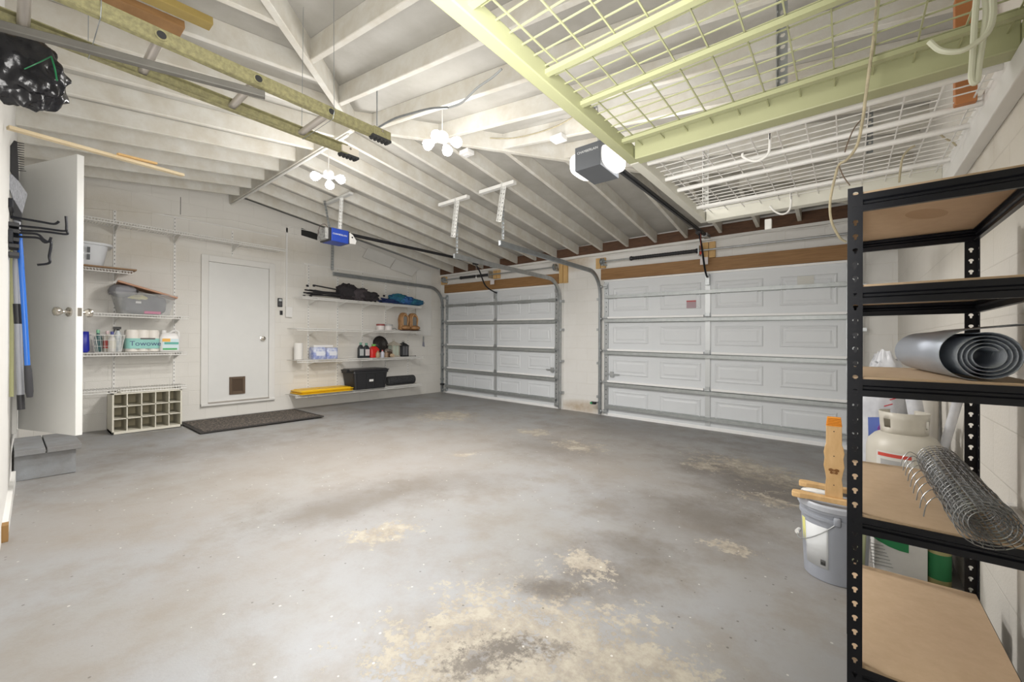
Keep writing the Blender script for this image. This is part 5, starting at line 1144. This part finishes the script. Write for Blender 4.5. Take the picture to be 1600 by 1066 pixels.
p.tube(pts, .0025, 6); hd_ = p.build('wire_handle', M_galv, r, True)
p = MB(); e_ = Vector(pts[-1]); p.tube([e_+Vector((.004, .02, 0)), e_-Vector((.004, .02, 0))], .011, 10); p.build('hand_grip', M_white, hd_, True)
p = MB(); a_ = A0; e_ = Vector((c[0]+.158*math.cos(a_), c[1]+.158*math.sin(a_), c[2]+.315)); p.blob(e_, (.016, .016, .022), 8, cube=.6); p.build('handle_ear', M_bk, r, True)
r.scale = (.92, .92, 1.)
# wooden craft piece on the bucket
zt_ = zg+.381; r = thing('wooden_craft', 'wooden scalloped craft piece with orange top standing on the bucket', 'wooden craft', (-.03, 2.6, zt_)); M_cr = mat('craft_pine', (.70, .46, .22), .55, scale=9, col2=(.60, .37, .16), stretch=(3, 1, 1))
for y, x0_, x1_ in ((2.535, -.215, .06), (2.74, -.20, .08)):
    p = MB(); pr = [(x0_, -.012), (x0_+.004, -.024), (x0_+.035, -.030), (x0_+.07, -.022), (x0_+.10, -.018), (x1_, -.018), (x1_, .018), (x0_+.10, .018), (x0_+.07, .022), (x0_+.035, .030), (x0_+.004, .024), (x0_, .012)]
    p.prism([(a_, y+b_, zt_+.004) for a_, b_ in pr], (0, 0, .026)); p.build('arm', M_cr, r, bevel=.004)
z0_ = zt_+.03
w_ = [(.034, 0), (.034, .05), (.030, .09), (.034, .12), (.040, .15), (.036, .19), (.040, .215), (.036, .24), (.031, .255), (.030, .35)]
xc_ = P(1303, 700, 'y', 2.535).x
poly = [(xc_-a_, 2.535, z0_+b_) for a_, b_ in w_]+[(xc_+a_, 2.535, z0_+b_) for a_, b_ in reversed(w_)]
MB().prism(poly, (0, .018, 0)).build('upright', M_cr, r, bevel=.002)
p = MB()
for k in range(6): p.box(xc_-.031+.0008*k, xc_+.031-.0008*k, 2.53-.001*k, 2.558, z0_+.345+k*.0075, z0_+.345+k*.0075+.006)
p.build('orange_top', mat('orange_paint', (.90, .33, .02), .5), r, bevel=.002)
p = MB(); zq = z0_+.125
for s_ in (-1, 1):
    for (ax_, az_, rx_, rz_) in ((.011, .007, .010, .008), (.009, -.006, .007, .006)):
        p.prism([(xc_+s_*ax_+rx_*math.cos(t_), 2.5345, zq+az_+rz_*math.sin(t_)) for t_ in np.linspace(0, 2*PI, 10)[:-1]], (0, -.0006, 0))
p.box(xc_-.0015, xc_+.0015, 2.534, 2.5345, zq-.012, zq+.012); p.build('burnt_butterfly', mat('burnt_wood', (.22, .09, .02), .7), r)
p = MB()
for zz in (.06, .20, .32): p.lathe([(.0025, 0), (.0025, .001)], (xc_, 2.5335, z0_+zz), (0, 1, 0), 8)
p.build('screws', M_rubber, r)
q_ = MB(); q_.blob((-.12, 2.645, zt_+.012), (.065, .028, .012), 12, .2, 3, 4); tag(q_.build('white_rag', M_white, None, True), 'crumpled white rag between the wooden arms on the bucket', 'rag', base=(-.12, 2.645, zt_))
# supply box below the tank, jar, tank, bags
zg = zf(.2, 2.8)
c = (.225, 2.62, zg); r = thing('supply_box', 'white carton with green swoosh behind the lowest rack shelf', 'box', c)
ct_ = B(.11, .305, 2.80, 3.14, zg, zg+.42).build('carton', mat('carton_white', (.80, .79, .76), .5, var=.1, scale=6), r, bevel=.004)
p = MB(); p.prism([P(a_, b_, 'y', 2.799) for a_, b_ in ((1360, 820), (1420, 820), (1420, 865), (1405, 861), (1388, 854), (1372, 845), (1360, 836))], (0, .0005, 0)); p.build('green_swoosh', mat('swoosh_green', (.03, .28, .10), .5), ct_)
p = MB()
for k in range(7): q_ = P(1360, 848+5*k, 'y', 2.799); p.box(q_.x, q_.x+.05+.006*k, 2.798, 2.7995, q_.z-.003, q_.z)
p.build('fine_print', mat('print_grey', (.32, .33, .32), .6), ct_)
zt2 = zg+.421
cj = (.348, 2.84, zg); r = thing('jar', 'small green labelled jar right of the white carton', 'jar', cj)
MB().lathe([(.040, 0), (.042, .004), (.042, .20), (.036, .21)], cj, (0, 0, 1), 24).build('body', mat('jar_body', (.40, .36, .16), .4), r, True)
MB().lathe([(.0425, .04), (.0425, .16)], cj, (0, 0, 1), 24, False).build('green_label', mat('jar_green', (.03, .22, .08), .5), r, True)
MB().lathe([(.043, .205), (.044, .235), (.02, .238)], cj, (0, 0, 1), 24).build('lid', mat('jar_lid', (.30, .34, .18), .4), r, True)
# dark crate at the back right
tag(B(.314, .354, 2.17, 2.29, zf(.3, 2.5), .17).build('dark_case', mat('dark_case', (.035, .033, .03), .6, var=.3, scale=10), None, bevel=.006), 'dark case standing behind the jar by the right wall', 'case', base=(.333, 2.23, zf(.3, 2.5)))
c = (.235, 2.98, zt2); r = thing('propane_tank', 'cream propane tank standing on the carton behind the rack', 'propane tank', c); M_tk = mat('tank_cream', (.60, .57, .50), .4, var=.06)
p = MB(); R0 = .152; p.lathe([(.11, 0), (.115, .012), (.13, .03), (R0-.004, .06), (R0, .09), (R0, .19), (R0-.008, .23), (R0-.035, .262), (.08, .283), (.02, .292)], c, (0, 0, 1), 40); cyl_ = p.build('cylinder', M_tk, r, True)
p = MB(); n_ = 40; vs = []; c3 = Vector(c); rim = []
a0 = math.radians(vd)
def colz(a_):   # collar with hand-hole dips
    return .40-.0*abs(math.sin(a_))
for k in range(n_+1):
    a_ = math.radians(vd-150+300*k/n_); vs += [(c[0]+.090*math.cos(a_), c[1]+.090*math.sin(a_), c[2]+.272), (c[0]+.092*math.cos(a_), c[1]+.092*math.sin(a_), c[2]+.305), (c[0]+.095*math.cos(a_), c[1]+.095*math.sin(a_), c[2]+.350), (c[0]+.098*math.cos(a_), c[1]+.098*math.sin(a_), c[2]+.385)]
fs = []
for k in range(n_):
    for j in range(3):
        if j == 1 and (27 <= k <= 31 or 12 <= k <= 14): continue
        fs.append((4*k+j, 4*k+4+j, 4*k+5+j, 4*k+1+j))
p.add(vs, fs); p.build('collar', M_tk, r, True, solid=.005)
p = MB(); p.lathe([(.02, .288), (.02, .32), (.028, .322), (.028, .345), (.015, .35)], c, (0, 0, 1), 14); p.tube([(c[0], c[1], c[2]+.31), (c[0]-.02, c[1]-.06, c[2]+.315)], .012, 8); p.build('valve', mat('brass', (.42, .30, .10), .35, .8), r, True)
lb = arc(MB(), c, .1535, .1535, vd-48, vd+8, .09, .19).build('paper_label', mat('tank_label', (.66, .65, .62), .5), cyl_, True)
arc(MB(), c, .1545, .1545, vd-45, vd+5, .165, .182).build('red_band', mat('tank_red', (.60, .07, .05), .5), lb, True)
arc(MB(), c, .1545, .1545, vd-40, vd-10, .12, .15).build('print', mat('print_grey2', (.40, .40, .40), .5), lb, True)
# bags and rolled sheets behind the tank
q0 = P(1365, 660, 'y', 3.02); r = thing('purple_white_bag', 'white bag with blue and purple print left of the tank', 'bag', (q0.x, 3.1, zf(.1, 3.1)))
zb_ = zf(.1, 3.1)
p = MB(); loft(p, (.20, 3.34, zb_), [(0, .20, .16, .04), (.35, .22, .18, .05), (.58, .20, .12, .04), (.66, .18, .05, .02)]); p.build('sack', mat('sack_white', (.66, .65, .66), .5, scale=9, col2=(.45, .45, .5)), r, True)
p = MB(); p.prism([P(1357, 692, 'y', 3.235), P(1366, 690, 'y', 3.235), P(1378, 652, 'y', 3.245), P(1356, 652, 'y', 3.245)], (0, -.012, 0)); p.build('blue_print', mat('print_blue', (.10, .16, .50), .5), r)
p = MB(); p.prism([P(1372, 688, 'y', 3.23), P(1381, 670, 'y', 3.24), P(1380, 655, 'y', 3.24), P(1371, 668, 'y', 3.23)], (0, -.012, 0)); p.build('purple_print', mat('print_purple', (.28, .08, .42), .5), r)
def lean(name, pa, pb, ya, yb_, rr_, label, cat, m_):
    a_ = P(pa[0], pa[1], 'y', ya); b_ = P(pb[0], pb[1], 'y', yb_); d = (b_-a_)
    zfl = zf(.2, ya); a2 = b_+(a_-b_)*((b_.z-zfl-rr_*.3)/(b_.z-a_.z)) if abs(b_.z-a_.z) > .05 else a_
    a2.x = min(a2.x, WD-rr_-.01); b_.x = min(b_.x, WD-rr_-.005)
    o_ = MB().tube([a2, b_], rr_, 18).build(name, m_, None, True); tag(o_, label, cat, base=a2); return o_
M_ps = mat('plastic_sheet', (.66, .67, .70), .35, scale=8, col2=(.50, .51, .55))
lean('rolled_sheet', (1446, 690), (1424, 606), 3.22, 3.30, .035, 'white rolled plastic sheet standing just right of the tank collar', 'roll', M_ps)
lean('rolled_sheet', (1478, 690), (1500, 615), 2.95, 2.85, .018, 'slim white tube leaning right of the tank', 'tube', M_ps)
lean('rolled_sheet', (1462, 690), (1470, 612), 3.5, 3.55, .045, 'wide pale rolled sheet farthest behind the tank', 'roll', mat('sheet_cream', (.62, .59, .54), .6, var=.08))
q0 = P(1408, 620, 'y', 3.25); r = thing('plastic_bag', 'crumpled white bag with red stripes above the tank collar', 'bag', (.16, 3.3, zf(.1, 3.3)))
p = MB(); p.blob((.19, 3.62, .42), (.12, .12, .60), 20, .16, 2.2, 6, .8); p.tf = lambda v: Vector((v.x, v.y, max(v.z, zf(.1, 3.3)+.002))); p.build('bag', M_ps, r, True)
p = MB()
for k in range(3): q_ = P(1388+9*k, 634-10*k, 'y', 3.49); p.beam(q_+Vector((-.02, 0, -.006)), q_+Vector((.02, 0, .012)), .004, .006)
p.build('red_stripes', mat('stripe_red', (.55, .04, .05), .5), r)

# ------------------------------------------------------------------ groups of like things
GR = {'wire_shelf': 'white wire shelves on the back wall', 'shelf_standard': 'slotted uprights on the back wall', 'hang_rail': 'hang rails over the uprights', 'door_track': 'garage door tracks', 'header_board': 'brown header boards over the garage doors',
      'mounting_block': 'pine blocks on the garage wall', 'torsion_spring': 'torsion springs over the garage doors', 'garage_door_opener': 'garage door openers under the rafters', 'light_fixture': 'bulb clusters under the rafters', 'track_hanger': 'perforated track hangers',
      'opener_hanger': 'perforated opener straps', 'rack_hanger': 'perforated rack hangers', 'tote_lid': 'yellow lids on the lowest shelf', 'boot': 'pair of leather boots', 'paint_can': 'small cans on the right shelf', 'oil_bottle': 'bottles on the lantern shelf',
      'spice_jar': 'small jars before the pan', 'lantern': 'lanterns on the shelf', 'tissue_pack': 'blue and white packs', 'spray_bottle': 'bottles in the wire basket', 'camp_chair': 'folded camp chairs', 'foam_panel': 'foam panels under the rafters', 'overhead_rack': 'overhead mesh racks',
      'storage_hook': 'hooks on the mesh racks', 'rolled_sheet': 'rolls leaning behind the tank', 'junction_box': 'junction boxes on rafters', 'stored_board': 'boards stored on the rafters', 'wood_strip': 'wood strips above the open door', 'safety_sensor': 'door safety sensors',
      'long_handled_tool': 'poles on the tool rack', 'ladder_strap': 'straps holding the ladder', 'ceiling_cleat': 'cleats over the track ends', 'rope': 'cords hanging by the mesh racks', 'roof_cable': 'cables run along the roof'}
for o in scene.objects:
    if o.parent is None and 'label' in o and o.get('kind') != 'structure':
        g = GR.get(o.name.split('.')[0])
        if g and 'group' not in o: o['group'] = g
